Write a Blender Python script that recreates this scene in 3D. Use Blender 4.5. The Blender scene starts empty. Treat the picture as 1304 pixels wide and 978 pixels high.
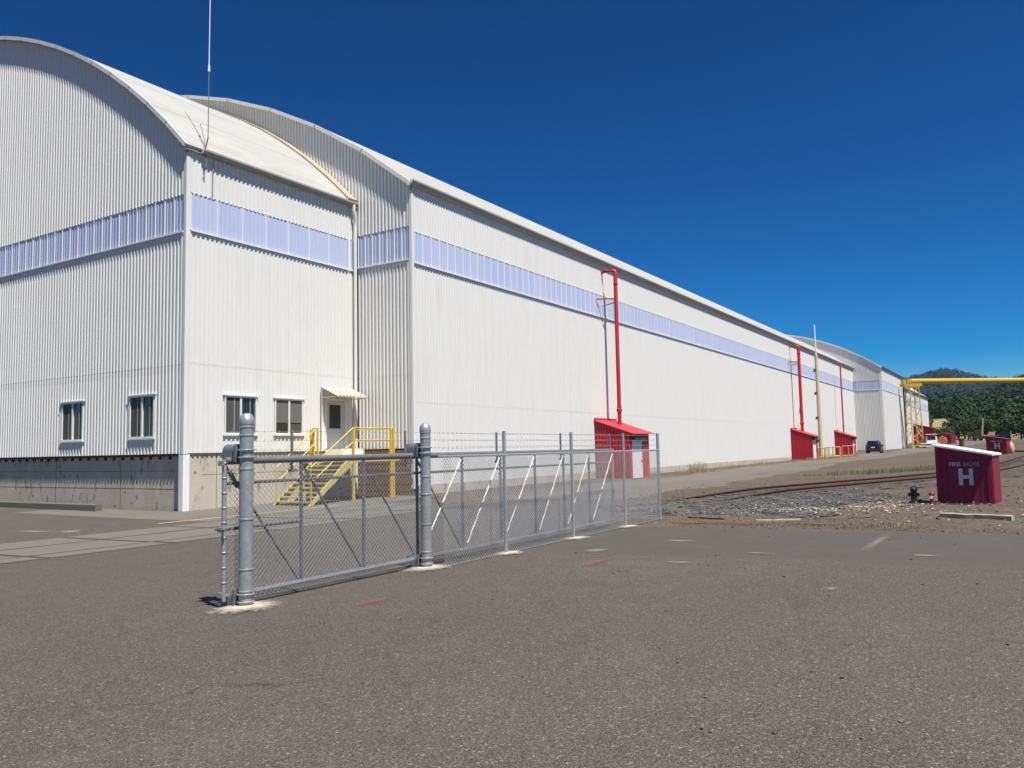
import bpy, math, random
import numpy as np
from mathutils import Vector, Matrix
R = math.radians
random.seed(7); rng = np.random.default_rng(7)
S = bpy.context.scene
COL = S.collection

# ------------------------------------------------------------------ camera, sky, sun, exposure
CAMZ = 2.0
yaw, pit, rol = R(31.966), R(4.622), R(-1.156)
fw = Vector((-math.sin(yaw)*math.cos(pit), math.cos(yaw)*math.cos(pit), math.sin(pit)))
rt = Vector((math.cos(yaw), math.sin(yaw), 0)); up = rt.cross(fw)
r2 = rt*math.cos(rol)+up*math.sin(rol); u2 = -rt*math.sin(rol)+up*math.cos(rol)
cam_d = bpy.data.cameras.new('camera'); cam = bpy.data.objects.new('camera', cam_d); COL.objects.link(cam)
cam_d.sensor_width = 36; cam_d.lens = 1031.27/1304*36; cam_d.clip_start = .05; cam_d.clip_end = 20000
cam.matrix_world = Matrix(((r2.x, u2.x, -fw.x, 0), (r2.y, u2.y, -fw.y, 0), (r2.z, u2.z, -fw.z, CAMZ), (0, 0, 0, 1)))
S.camera = cam
SUN = Vector((.45, -.17, 1.)).normalized()
el = math.asin(SUN.z); az = math.atan2(SUN.x, SUN.y)
W = bpy.data.worlds.new('World'); S.world = W; W.use_nodes = True
wn = W.node_tree; bg = wn.nodes['Background']
sky = wn.nodes.new('ShaderNodeTexSky'); sky.sky_type = 'NISHITA'; sky.sun_disc = False
sky.sun_elevation = el; sky.sun_rotation = az; sky.altitude = 900; sky.air_density = 1.0; sky.dust_density = .15; sky.ozone_density = 5.0
gm = wn.nodes.new('ShaderNodeGamma'); gm.inputs[1].default_value = 1.62
hs = wn.nodes.new('ShaderNodeHueSaturation'); hs.inputs['Saturation'].default_value = 1.42; hs.inputs['Value'].default_value = .32
wn.links.new(sky.outputs[0], gm.inputs[0]); wn.links.new(gm.outputs[0], hs.inputs['Color']); wn.links.new(hs.outputs[0], bg.inputs[0]); bg.inputs[1].default_value = .055
sl = bpy.data.lights.new('sun', 'SUN'); sl.energy = 4.6; sl.angle = R(.53); sl.color = (1, .955, .88)
so = bpy.data.objects.new('sun', sl); COL.objects.link(so); so.rotation_euler = SUN.to_track_quat('Z', 'Y').to_euler()
so.location = (60, -30, 90)
S.view_settings.view_transform = 'Standard'; S.view_settings.look = 'None'; S.view_settings.gamma = 1
S.view_settings.exposure = 0.8; S.view_settings.use_curve_mapping = False

# ------------------------------------------------------------------ helpers
class MB:
    def __init__(s): s.v = []; s.f = []; s.m = []
    def add(s, vs, fs, mi=0):
        o = len(s.v); s.v += [tuple(v) for v in vs]
        s.f += [tuple(i+o for i in f) for f in fs]; s.m += [mi]*len(fs)
        return s
    def quad(s, a, b, c, d, mi=0): return s.add((a, b, c, d), ((0, 1, 2, 3),), mi)
    def box(s, x0, x1, y0, y1, z0, z1, mi=0, M=None):
        vs = [Vector((x, y, z)) for z in (z0, z1) for y in (y0, y1) for x in (x0, x1)]
        if M: vs = [M @ v for v in vs]
        return s.add(vs, ((0, 2, 3, 1), (4, 5, 7, 6), (0, 1, 5, 4), (2, 6, 7, 3), (0, 4, 6, 2), (1, 3, 7, 5)), mi)
    def tube(s, pts, r, n=8, mi=0, cap=True, radii=None):
        pts = [Vector(p) for p in pts]; o = len(s.v); k = len(pts)
        ref = None
        for i, p in enumerate(pts):
            d = (pts[min(i+1, k-1)]-pts[max(i-1, 0)]).normalized()
            if ref is None:
                ref = Vector((0, 0, 1)) if abs(d.z) < .9 else Vector((1, 0, 0))
            a = d.cross(ref).normalized(); b = d.cross(a).normalized()
            rr = radii[i] if radii else r
            for j in range(n):
                t = 2*math.pi*(j+.5)/n
                s.v.append(tuple(p+a*(rr*math.cos(t))+b*(rr*math.sin(t))))
        for i in range(k-1):
            for j in range(n):
                j2 = (j+1) % n
                s.f.append((o+i*n+j, o+i*n+j2, o+(i+1)*n+j2, o+(i+1)*n+j)); s.m.append(mi)
        if cap:
            s.f.append(tuple(o+j for j in range(n))[::-1]); s.m.append(mi)
            s.f.append(tuple(o+(k-1)*n+j for j in range(n))); s.m.append(mi)
        return s
    def lathe(s, c, prof, n=16, mi=0, axis='z'):
        o = len(s.v); c = Vector(c)
        for (r, h) in prof:
            for j in range(n):
                t = 2*math.pi*j/n; p = (r*math.cos(t), r*math.sin(t), h)
                if axis == 'x': p = (h, p[0], p[1])
                if axis == 'y': p = (p[0], h, p[1])
                s.v.append(tuple(c+Vector(p)))
        for i in range(len(prof)-1):
            for j in range(n):
                j2 = (j+1) % n
                s.f.append((o+i*n+j, o+i*n+j2, o+(i+1)*n+j2, o+(i+1)*n+j)); s.m.append(mi)
        s.f.append(tuple(o+j for j in range(n))[::-1]); s.m.append(mi)
        s.f.append(tuple(o+(len(prof)-1)*n+j for j in range(n))); s.m.append(mi)
        return s
    def prism(s, poly, h0, h1, axis='x', mi=0):
        # poly: list of 2-D points; axis = extrusion axis
        def P(a, b, h):
            return {'x': (h, a, b), 'y': (a, h, b), 'z': (a, b, h)}[axis]
        n = len(poly); vs = [P(a, b, h0) for a, b in poly]+[P(a, b, h1) for a, b in poly]
        fs = [tuple(range(n)), tuple(range(2*n-1, n-1, -1))]+[(i, (i+1) % n, n+(i+1) % n, n+i) for i in range(n)]
        return s.add(vs, fs, mi)
    def build(s, name, mats, parent=None, smooth=False, mesh=None):
        me = bpy.data.meshes.new(name); me.from_pydata(s.v, [], s.f)
        if not isinstance(mats, (list, tuple)): mats = [mats]
        for m in mats: me.materials.append(m)
        if len(mats) > 1: me.polygons.foreach_set('material_index', s.m)
        if smooth:
            me.polygons.foreach_set('use_smooth', [True]*len(me.polygons))
            try: me.set_sharp_from_angle(angle=R(40))
            except Exception: pass
        me.update()
        return link(name, me, parent)
def link(name, me, parent=None):
    o = bpy.data.objects.new(name, me); COL.objects.link(o)
    if parent is not None: o.parent = parent
    return o
def tag(o, label=None, cat=None, group=None, kind=None):
    if label: o['label'] = label
    if cat: o['category'] = cat
    if group: o['group'] = group
    if kind: o['kind'] = kind
    return o
def thing(name, label, cat, loc=(0, 0, 0), rz=0, group=None):
    e = bpy.data.objects.new(name, None); COL.objects.link(e); e.empty_display_size = .2
    e.location = loc; e.rotation_euler = (0, 0, rz)
    return tag(e, label, cat, group)
def under(root, o):   # parent keeping world placement of geometry baked in world space
    o.parent = root; o.matrix_parent_inverse = Matrix.LocRotScale(root.location, root.rotation_euler, None).inverted(); return o

# ------------------------------------------------------------------ materials
def mat(name, base, rough=.6, metal=0., spec=.4):
    m = bpy.data.materials.new(name); m.use_nodes = True; b = m.node_tree.nodes['Principled BSDF']
    b.inputs['Base Color'].default_value = (*base, 1); b.inputs['Roughness'].default_value = rough
    b.inputs['Metallic'].default_value = metal; b.inputs['Specular IOR Level'].default_value = spec
    return m
class N:
    def __init__(s, m): s.t = m.node_tree; s.b = s.t.nodes['Principled BSDF']; s.tc = s.new('ShaderNodeTexCoord')
    def new(s, k, **kw):
        n = s.t.nodes.new(k)
        for a, v in kw.items(): setattr(n, a, v)
        return n
    def ln(s, a, b): s.t.links.new(a, b)
    def vec(s, scale=(1, 1, 1)):
        mp = s.new('ShaderNodeMapping'); mp.inputs['Scale'].default_value = scale; s.ln(s.tc.outputs['Object'], mp.inputs[0]); return mp.outputs[0]
    def noise(s, sc, det=4, rough=.55, scale=(1, 1, 1), dist=0):
        n = s.new('ShaderNodeTexNoise'); n.inputs['Scale'].default_value = sc; n.inputs['Detail'].default_value = det
        n.inputs['Roughness'].default_value = rough; n.inputs['Distortion'].default_value = dist; s.ln(s.vec(scale), n.inputs['Vector']); return n.outputs['Fac']
    def voro(s, sc, out='Color', scale=(1, 1, 1), rand=1):
        n = s.new('ShaderNodeTexVoronoi'); n.inputs['Scale'].default_value = sc; n.inputs['Randomness'].default_value = rand; s.ln(s.vec(scale), n.inputs['Vector']); return n.outputs[out]
    def ramp(s, fac, stops):
        n = s.new('ShaderNodeValToRGB'); e = n.color_ramp.elements
        while len(e) < len(stops): e.new(.5)
        for q, (p, c) in zip(e, stops):
            q.position = p; q.color = (*c, 1) if isinstance(c, (tuple, list)) else (c, c, c, 1)
        s.ln(fac, n.inputs[0]); return n.outputs[0]
    def mix(s, fac, a, b, mode='MIX'):
        n = s.new('ShaderNodeMix', data_type='RGBA', blend_type=mode)
        for sock, v in ((n.inputs[0], fac), (n.inputs[6], a), (n.inputs[7], b)):
            if hasattr(v, 'is_output'): s.ln(v, sock)
            elif isinstance(v, (int, float)): sock.default_value = v
            else: sock.default_value = (*v, 1)
        return n.outputs[2]
    def math(s, op, a, b=None):
        n = s.new('ShaderNodeMath', operation=op)
        for sock, v in ((n.inputs[0], a), (n.inputs[1], b)):
            if v is None: continue
            if hasattr(v, 'is_output'): s.ln(v, sock)
            else: sock.default_value = v
        return n.outputs[0]
    def color(s, c): s.ln(c, s.b.inputs['Base Color'])
    def bump(s, h, strength=.3, dist=.01):
        n = s.new('ShaderNodeBump'); n.inputs['Strength'].default_value = strength; n.inputs['Distance'].default_value = dist
        s.ln(h, n.inputs['Height']); s.ln(n.outputs[0], s.b.inputs['Normal'])
    def rough(s, r): s.ln(r, s.b.inputs['Roughness'])

def painted_metal(name, base, dirt, rough=.42, amount=.5, streak=(1.3, 1.3, .12), spec=.4):
    m = mat(name, base, rough, 0, spec); n = N(m)
    big = n.noise(.35, 5, .6); st = n.noise(2.2, 4, .6, streak); fine = n.noise(25, 3)
    f = n.math('MULTIPLY', n.ramp(st, [(.45, 0.), (.8, 1.)]), n.ramp(big, [(.35, .15), (.7, 1.)]))
    f = n.math('MULTIPLY', f, amount)
    c = n.mix(f, base, dirt)
    c = n.mix(n.math('MULTIPLY', fine, .10), c, tuple(x*.75 for x in base))
    n.color(c); n.rough(n.ramp(big, [(.3, rough-.06), (.75, rough+.14)])); n.bump(n.math('ADD', n.math('MULTIPLY', n.noise(1.3, 3), 2.), n.noise(6, 3)), .14, .012)
    return m
M = {}
M['wall'] = painted_metal('white_painted_metal', (.68, .67, .635), (.50, .465, .39), .45, .40)
M['trim'] = painted_metal('white_trim', (.70, .69, .655), (.50, .47, .40), .45, .6)
M['roof'] = painted_metal('cream_roof_metal', (.40, .40, .375), (.27, .25, .19), .5, .95, (.6, .12, .6))
M['stain'] = painted_metal('yellow_stained_flashing', (.38, .34, .24), (.40, .30, .14), .6, .9)
M['gutter'] = painted_metal('gutter_metal', (.34, .33, .31), (.22, .20, .17), .5, .7)
M['panel'] = mat('blue_fibreglass', (.50, .55, .80), .35); 
n = N(M['panel']); oi = n.new('ShaderNodeObjectInfo')
c = n.mix(n.noise(.8, 4, .6, (1, 1, .3)), (.36, .42, .62), (.44, .50, .68)); c = n.mix(n.math('MULTIPLY', oi.outputs['Random'], .55), c, (.47, .52, .63)); n.color(c)
M['red'] = painted_metal('red_paint', (.42, .014, .028), (.25, .014, .02), .5, .7)
M['redroof'] = painted_metal('red_roof_paint', (.58, .045, .055), (.42, .05, .05), .5, .6)
M['maroon'] = painted_metal('maroon_paint', (.21, .008, .042), (.12, .010, .028), .5, .7)
M['white'] = painted_metal('white_paint', (.76, .76, .74), (.5, .47, .42), .5, .4)
M['oldwhite'] = mat('worn_white_letters', (.62, .60, .60), .6)
n = N(M['oldwhite']); n.color(n.mix(n.ramp(n.noise(28, 4, .7), [(.42, 0.), (.62, 1.)]), (.70, .68, .68), (.50, .40, .42)))
M['girder'] = painted_metal('dull_yellow_paint', (.47, .31, .03), (.30, .19, .04), .5, .6)
M['fadedwhite'] = mat('faded_white_letters', (.4, .3, .33), .6)
n = N(M['fadedwhite']); n.color(n.mix(n.ramp(n.noise(30, 4, .7), [(.40, 0.), (.62, 1.)]), (.50, .45, .47), (.22, .03, .07)))
M['yellow'] = painted_metal('yellow_paint', (.62, .43, .04), (.40, .27, .05), .45, .5)
M['lightyellow'] = painted_metal('faded_yellow_paint', (.53, .43, .15), (.36, .25, .08), .5, .6)
M['tan'] = painted_metal('tan_pole_paint', (.55, .46, .27), (.38, .29, .15), .55, .6)
M['black'] = mat('black_iron', (.02, .02, .02), .55)
M['dark'] = mat('dark_steel', (.045, .05, .055), .5, .3)
M['rubber'] = mat('tyre_rubber', (.02, .02, .02), .85)
M['doorgrey'] = painted_metal('door_grey', (.48, .48, .47), (.36, .35, .33), .5, .4)
M['awning'] = painted_metal('awning_cream', (.45, .44, .39), (.33, .30, .23), .5, .7)
def galv(name, base, rough, metal=.75):
    m = mat(name, base, rough, metal); n = N(m)
    v = n.voro(38); g = n.new('ShaderNodeRGBToBW'); n.ln(v, g.inputs[0])
    c = n.mix(n.math('MULTIPLY', g.outputs[0], .55), tuple(x*.72 for x in base), tuple(min(1, x*1.2) for x in base))
    c = n.mix(n.ramp(n.noise(3, 4), [(.45, 0.), (.75, .5)]), c, tuple(x*.6 for x in base)); n.color(c)
    n.rough(n.ramp(n.noise(14, 3), [(.3, rough-.08), (.7, rough+.12)]))
    return m
M['galv'] = galv('galvanised_steel', (.43, .437, .440), .38, .45)
M['galvdark'] = galv('dull_galvanised', (.215, .223, .232), .5, .4)
M['wire'] = galv('chain_link_wire', (.42, .43, .45), .42, .35)
M['sunlitrod'] = mat('sunlit_zinc_rod', (.78, .78, .78), .35, .1)  # galvanised rod with its sunlit brightness put into the base colour
M['glass'] = mat('window_glass', (.018, .02, .022), .06, 0, .6)
M['screen'] = mat('insect_screen', (.07, .07, .065), .7)
M['blind'] = mat('window_blind', (.13, .13, .12), .7)
M['carpaint'] = mat('dark_blue_car_paint', (.012, .018, .042), .22, .3, .6)
M['carglass'] = mat('car_glass', (.012, .014, .016), .05, 0, .7)
M['lamp'] = mat('tail_lamp_red', (.32, .01, .012), .25)
M['chrome'] = mat('wheel_alloy', (.5, .5, .52), .3, .9)
M['orange'] = painted_metal('salmon_orange_paint', (.62, .16, .09), (.4, .12, .07), .5, .5)
M['rust'] = mat('rusty_steel', (.13, .07, .045), .85)
n = N(M['rust']); n.color(n.mix(n.noise(9, 5, .65), (.040, .025, .019), (.13, .075, .05)))
M['railtop'] = mat('worn_rail', (.15, .10, .075), .5, .5)
M['tie'] = mat('weathered_timber', (.12, .095, .075), .9)
n = N(M['tie']); n.color(n.mix(n.noise(6, 5, .6, (1, 12, 8)), (.075, .06, .05), (.20, .165, .13))); n.bump(n.noise(6, 5, .6, (1, 12, 8)), .5, .02)
M['log'] = mat('bleached_timber', (.45, .42, .36), .85)
n = N(M['log']); n.color(n.mix(n.noise(5, 5, .6, (1.5, 14, 14)), (.24, .20, .145), (.46, .41, .32))); n.bump(n.noise(5, 5, .6, (1.5, 14, 14)), .5, .02)
M['board'] = mat('brown_boards', (.22, .11, .05), .8)
n = N(M['board']); n.color(n.mix(n.noise(3, 5, .6, (3, 3, 14)), (.15, .085, .045), (.34, .17, .075)))
M['yellowpaintline'] = mat('yellow_line_paint', (.55, .42, .10), .8)
n = N(M['yellowpaintline']); n.color(n.mix(n.ramp(n.noise(5, 5, .7), [(.45, 0.), (.65, 1.)]), (.62, .46, .10), (.33, .28, .17)))

# concrete
M['concrete'] = mat('board_formed_concrete', (.34, .32, .27), .9)
n = N(M['concrete'])
c = n.mix(n.noise(.6, 6, .65), (.36, .32, .25), (.55, .49, .395))
c = n.mix(n.ramp(n.noise(1.6, 5, .6, (1, 1, .12)), [(.5, 0.), (.72, .5)]), c, (.66, .58, .46))
c = n.mix(n.ramp(n.noise(3.2, 4, .65, (1, 1, .35)), [(.57, 0.), (.66, .8)]), c, (.17, .145, .115))
c = n.mix(n.ramp(n.voro(1.7, 'Distance'), [(.07, .85), (.13, 0.)]), c, (.14, .115, .09))
n.color(c); n.bump(n.noise(9, 5, .6), .35, .02)
M['slab'] = mat('pavement_concrete', (.30, .285, .25), .92)
n = N(M['slab']); c = n.mix(n.noise(.9, 6, .65), (.092, .082, .069), (.138, .123, .104)); c = n.mix(n.math('MULTIPLY', n.voro(55, 'Distance'), .6), c, (.16, .15, .13)); n.color(c); n.bump(n.noise(40, 4), .3, .006)
M['tar'] = mat('tar_joint', (.05, .043, .038), .9)
M['footing'] = mat('pale_concrete_dust', (.60, .57, .47), .95)
n = N(M['footing']); n.color(n.mix(n.noise(7, 6, .7), (.50, .46, .37), (.68, .65, .55))); n.bump(n.noise(60, 4), .4, .01)
# asphalt: coarse worn surface, a smoother newer mat beyond y = 13
M['asphalt'] = mat('worn_asphalt', (.12, .11, .10), .92, 0, .25)
n = N(M['asphalt'])
big = n.noise(.22, 5, .6); mid = n.noise(2.2, 5, .65); wide = n.noise(.07, 3, .5)
c = n.mix(n.ramp(big, [(.3, 0.), (.7, 1.)]), (.068, .059, .050), (.096, .085, .074))
c = n.mix(n.ramp(wide, [(.42, 0.), (.6, .6)]), c, (.066, .055, .045))
c = n.mix(n.ramp(mid, [(.35, .35), (.7, 0.)]), c, (.042, .038, .034))
g = n.new('ShaderNodeRGBToBW'); n.ln(n.voro(150), g.inputs[0])
c1 = n.mix(n.ramp(g.outputs[0], [(.15, .85), (.42, 0.)]), c, (.018, .016, .015))
c1 = n.mix(n.ramp(g.outputs[0], [(.60, 0.), (.88, .8)]), c1, (.19, .17, .148))
g2 = n.new('ShaderNodeRGBToBW'); n.ln(n.voro(70), g2.inputs[0])
c1 = n.mix(n.ramp(g2.outputs[0], [(.82, 0.), (.93, .65)]), c1, (.29, .265, .23))
c1 = n.mix(n.ramp(g2.outputs[0], [(.10, .6), (.2, 0.)]), c1, (.03, .028, .026))
g3 = n.new('ShaderNodeRGBToBW'); n.ln(n.voro(21), g3.inputs[0])
c1 = n.mix(n.math('MULTIPLY', n.ramp(g3.outputs[0], [(.86, 0.), (.9, 1.)]), n.ramp(n.voro(21, 'Distance'), [(.012, .8), (.02, 0.)])), c1, (.5, .47, .42))
c2 = n.mix(n.noise(.7, 5, .6, (1, 2.5, 1)), (.062, .055, .048), (.085, .076, .067))
g4 = n.new('ShaderNodeRGBToBW'); n.ln(n.voro(190), g4.inputs[0])
c2 = n.mix(n.ramp(g4.outputs[0], [(.65, 0.), (.9, .45)]), c2, (.17, .155, .14)); c2 = n.mix(n.ramp(g4.outputs[0], [(.1, .5), (.35, 0.)]), c2, (.032, .03, .028))
c2 = n.mix(n.ramp(n.noise(1.1, 4, .7, (1, 3, 1)), [(.62, 0.), (.72, .3)]), c2, (.15, .138, .122))
sp_ = n.new('ShaderNodeSeparateXYZ'); n.ln(n.tc.outputs['Object'], sp_.inputs[0])
yy = n.math('ADD', sp_.outputs['Y'], n.math('MULTIPLY', n.math('SUBTRACT', n.noise(.5, 5, .65), .5), 2.2))
new = n.math('MULTIPLY', n.ramp(n.math('MULTIPLY', n.math('SUBTRACT', yy, 12.6), 1.2), [(.0, 0.), (.5, 1.)]), n.ramp(n.math('ADD', sp_.outputs['X'], 7.8), [(.0, 0.), (.6, 1.)]))
c = n.mix(new, c1, c2)
c = n.mix(n.ramp(n.noise(.55, 6, .72, (1, 1, 1), .4), [(.60, 0.), (.75, .45)]), c, (.125, .113, .10))
c = n.mix(n.ramp(n.noise(.33, 6, .7, (1, 1, 1), .8), [(.64, 0.), (.74, .35)]), c, (.035, .031, .028))
cv = n.new('ShaderNodeTexVoronoi', feature='DISTANCE_TO_EDGE'); cv.inputs['Scale'].default_value = .21
wv = n.new('ShaderNodeVectorMath', operation='ADD'); nt_ = n.new('ShaderNodeTexNoise'); nt_.inputs['Scale'].default_value = 1.4; nt_.inputs['Detail'].default_value = 6
n.ln(n.tc.outputs['Object'], nt_.inputs['Vector']); n.ln(n.tc.outputs['Object'], wv.inputs[0]); n.ln(nt_.outputs['Color'], wv.inputs[1]); n.ln(wv.outputs[0], cv.inputs['Vector'])
crack = n.math('MULTIPLY', n.ramp(cv.outputs['Distance'], [(.0012, 1.), (.004, 0.)]), n.ramp(n.noise(.18, 3), [(.5, 0.), (.62, .7)]))
c = n.mix(crack, c, (.022, .02, .018))
n.color(c)
hh = n.math('ADD', n.math('MULTIPLY', g.outputs[0], .6), n.noise(45, 4)); n.bump(hh, .55, .006)
# ground: dusty gravel and dirt
M['ground'] = mat('dusty_gravel_dirt', (.22, .19, .15), .95, 0, .2)
n = N(M['ground'])
c = n.mix(n.ramp(n.noise(.16, 6, .62), [(.3, 0.), (.7, 1.)]), (.078, .057, .038), (.122, .098, .072))
c = n.mix(n.ramp(n.noise(.9, 5, .65), [(.45, 0.), (.7, .7)]), c, (.10, .062, .033))
g = n.new('ShaderNodeRGBToBW'); n.ln(n.voro(22), g.inputs[0])
c = n.mix(n.ramp(g.outputs[0], [(.62, 0.), (.9, .55)]), c, (.19, .17, .145)); c = n.mix(n.ramp(g.outputs[0], [(.1, .7), (.35, 0.)]), c, (.036, .03, .025))
n.color(c); n.bump(n.math('ADD', g.outputs[0], n.noise(8, 6, .7)), .8, .03)
M['road'] = mat('compacted_gravel_road', (.26, .245, .22), .95, 0, .2)
n = N(M['road'])
c = n.mix(n.ramp(n.noise(.25, 6, .6, (1, .3, 1)), [(.3, 0.), (.7, 1.)]), (.108, .093, .075), (.160, .144, .121))
g = n.new('ShaderNodeRGBToBW'); n.ln(n.voro(28), g.inputs[0])
c = n.mix(n.ramp(g.outputs[0], [(.6, 0.), (.9, .5)]), c, (.24, .22, .2)); c = n.mix(n.ramp(g.outputs[0], [(.1, .6), (.35, 0.)]), c, (.06, .053, .046))
n.color(c); n.bump(n.math('ADD', g.outputs[0], n.noise(12, 6, .7)), .6, .02)
M['ballast'] = mat('grey_ballast', (.15, .15, .15), .95, 0, .2)
n = N(M['ballast'])
g = n.new('ShaderNodeRGBToBW'); n.ln(n.voro(17), g.inputs[0])
c = n.mix(g.outputs[0], (.022, .023, .025), (.112, .114, .118)); c = n.mix(n.ramp(n.noise(.5, 5, .65), [(.45, 0.), (.7, .6)]), c, (.088, .074, .058))
n.color(c); n.bump(n.voro(17, 'Distance'), 1., .05)
M['stone'] = mat('ballast_stone', (.16, .16, .16), .9)
n = N(M['stone']); g = n.new('ShaderNodeRGBToBW'); n.ln(n.voro(9), g.inputs[0]); n.color(n.mix(g.outputs[0], (.035, .036, .038), (.165, .162, .158)))
M['chip'] = mat('pale_chips', (.44, .41, .27), .9)
M['straw'] = mat('dry_grass', (.42, .33, .15), .9)
n = N(M['straw']); n.color(n.mix(n.noise(3, 3), (.22, .165, .075), (.42, .335, .16)))
M['weed'] = mat('green_weed', (.10, .12, .04), .85)
n = N(M['weed']); n.color(n.mix(n.noise(2, 3), (.07, .085, .03), (.17, .165, .07)))
M['redpaint'] = mat('faded_red_spray', (.30, .10, .08), .9)
n = N(M['redpaint']); n.color(n.mix(n.ramp(n.noise(9, 5, .7), [(.42, 0.), (.62, 1.)]), (.36, .085, .065), (.14, .115, .10)))
M['fadedline'] = mat('faded_white_paint', (.24, .225, .2), .9)
n = N(M['fadedline']); n.color(n.mix(n.ramp(n.noise(8, 5, .7), [(.4, 0.), (.65, 1.)]), (.30, .28, .25), (.13, .12, .11)))
def dusty(name, base, dark, sc, lo, hi, maxa=1.):
    """thin layer that breaks up towards its rim: point attribute 'fade' against noise"""
    m = mat(name, base, .95, 0, .2); n = N(m); t = n.t
    n.color(n.mix(n.noise(sc*.7, 6, .7), dark, base))
    at_ = n.new('ShaderNodeAttribute', attribute_name='fade')
    f = n.math('ADD', at_.outputs['Fac'], n.math('SUBTRACT', n.noise(sc, 6, .7), .5))
    f = n.math('MULTIPLY', n.ramp(f, [(lo, 0.), (hi, 1.)]), maxa)
    tr = n.new('ShaderNodeBsdfTransparent'); mx = n.new('ShaderNodeMixShader'); n.ln(f, mx.inputs[0]); n.ln(tr.outputs[0], mx.inputs[1]); n.ln(n.b.outputs[0], mx.inputs[2])
    n.ln(mx.outputs[0], t.nodes['Material Output'].inputs['Surface']); return m
M['footdust'] = dusty('pale_cement_dust', (.50, .46, .37), (.40, .36, .28), 14, .18, .75)
M['reddust'] = dusty('worn_red_spray', (.34, .08, .06), (.22, .07, .055), 22, .30, 1.1, .55)
M['linedust'] = dusty('worn_line_paint', (.26, .245, .22), (.19, .175, .155), 16, .25, 1.1, .7)
M['paledust'] = dusty('pale_scuff', (.34, .31, .26), (.24, .22, .185), 18, .30, 1.3, .7)
# hills
M['hill'] = mat('dry_hill_grass', (.28, .22, .11), .95, 0, .1)
n = N(M['hill']); n.color(n.mix(n.noise(.012, 6, .6), (.20, .165, .085), (.36, .28, .14)))
def leafmat(name, a, b, sc=.03):
    m = mat(name, a, .85, 0, .15); n = N(m); n.color(n.mix(n.ramp(n.noise(sc, 4, .7), [(.3, 0.), (.7, 1.)]), a, b)); return m
M['forest'] = leafmat('forest_foliage', (.012, .026, .012), (.034, .058, .020), .02)
M['forestfar'] = leafmat('far_forest_foliage', (.018, .034, .024), (.03, .048, .030), .004)
M['leaf'] = leafmat('tree_foliage', (.022, .045, .014), (.065, .09, .025), .12)
M['bark'] = mat('tree_bark', (.09, .065, .045), .9)

# ------------------------------------------------------------------ ground height (thin plate spline through surveyed points)
CP = np.array([(0, 0, .32), (0, 10, .30), (-8, 6.7, .15), (-8, 13, .15), (-8, 19.5, .15), (0, 18, .27), (-1.5, 26.4, .20), (-8, 31, .22), (-4, 45, .28),
 (-27.5, 19.6, -.12), (-40, 19, -.08), (-55, 18, -.06), (-19, 10, -.1), (-24, 24, -.1), (-23.7, 30, -.02), (-21, 50, 0), (-21, 75, .03), (-21, 102, .08), (-21.5, 131, .20), (-17.3, 121, .48),
 (-19, 150, .62), (-15, 157, .68), (-15, 180, .75), (-13, 230, 1.8), (0, 92, .66), (-10, 75, .3), (12, 60, .6), (0, 260, 1.9), (-20, 290, 1.9), (60, 260, 1.9), (-90, 290, 1.8), (60, 100, .8), (-10, -14, .28), (15, 0, .35), (15, 22, .3),
 (-20, -8, .08), (-45, -5, -.02), (40, 20, .4), (-60, 60, 0), (-60, 140, .4), (-8, 50, .1), (-13, 60, .05), (-9, 100, .4)], float)
def _tps(d): return np.where(d > 0, d*d*np.log(np.maximum(d, 1e-9)), 0)
_n = len(CP); _d = np.hypot(CP[:, None, 0]-CP[None, :, 0], CP[:, None, 1]-CP[None, :, 1])
_A = np.zeros((_n+3, _n+3)); _A[:_n, :_n] = _tps(_d)+np.eye(_n)*6; _P = np.c_[np.ones(_n), CP[:, :2]]; _A[:_n, _n:] = _P; _A[_n:, :_n] = _P.T
_w = np.linalg.solve(_A, np.r_[CP[:, 2], 0, 0, 0])
def GZ(x, y):
    x = np.asarray(x, float); y = np.asarray(y, float)
    xx = np.clip(x, -95, 65); yy = np.clip(y, -30, 285)
    d = np.sqrt((xx[..., None]-CP[:, 0])**2+(yy[..., None]-CP[:, 1])**2)
    return np.clip(_tps(d)@_w[:_n]+_w[_n]+_w[_n+1]*xx+_w[_n+2]*yy, -.25, 2.1)
def gz(x, y): return float(GZ(x, y))
def sheet(name, xs, ys, off, m, zf=None, keep=None, parent=None):
    xs = np.asarray(xs, float); ys = np.asarray(ys, float)
    X, Y = np.meshgrid(xs, ys); Z = (zf or GZ)(X, Y)+off
    nx = len(xs); v = np.c_[X.ravel(), Y.ravel(), Z.ravel()]
    f = []
    for j in range(len(ys)-1):
        for i in range(nx-1):
            if keep and not keep((xs[i]+xs[i+1])/2, (ys[j]+ys[j+1])/2): continue
            a = j*nx+i; f.append((a, a+1, a+nx+1, a+nx))
    me = bpy.data.meshes.new(name); me.from_pydata(v.tolist(), [], f); me.materials.append(m)
    me.polygons.foreach_set('use_smooth', [True]*len(f)); me.update()
    return link(name, me, parent)
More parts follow.
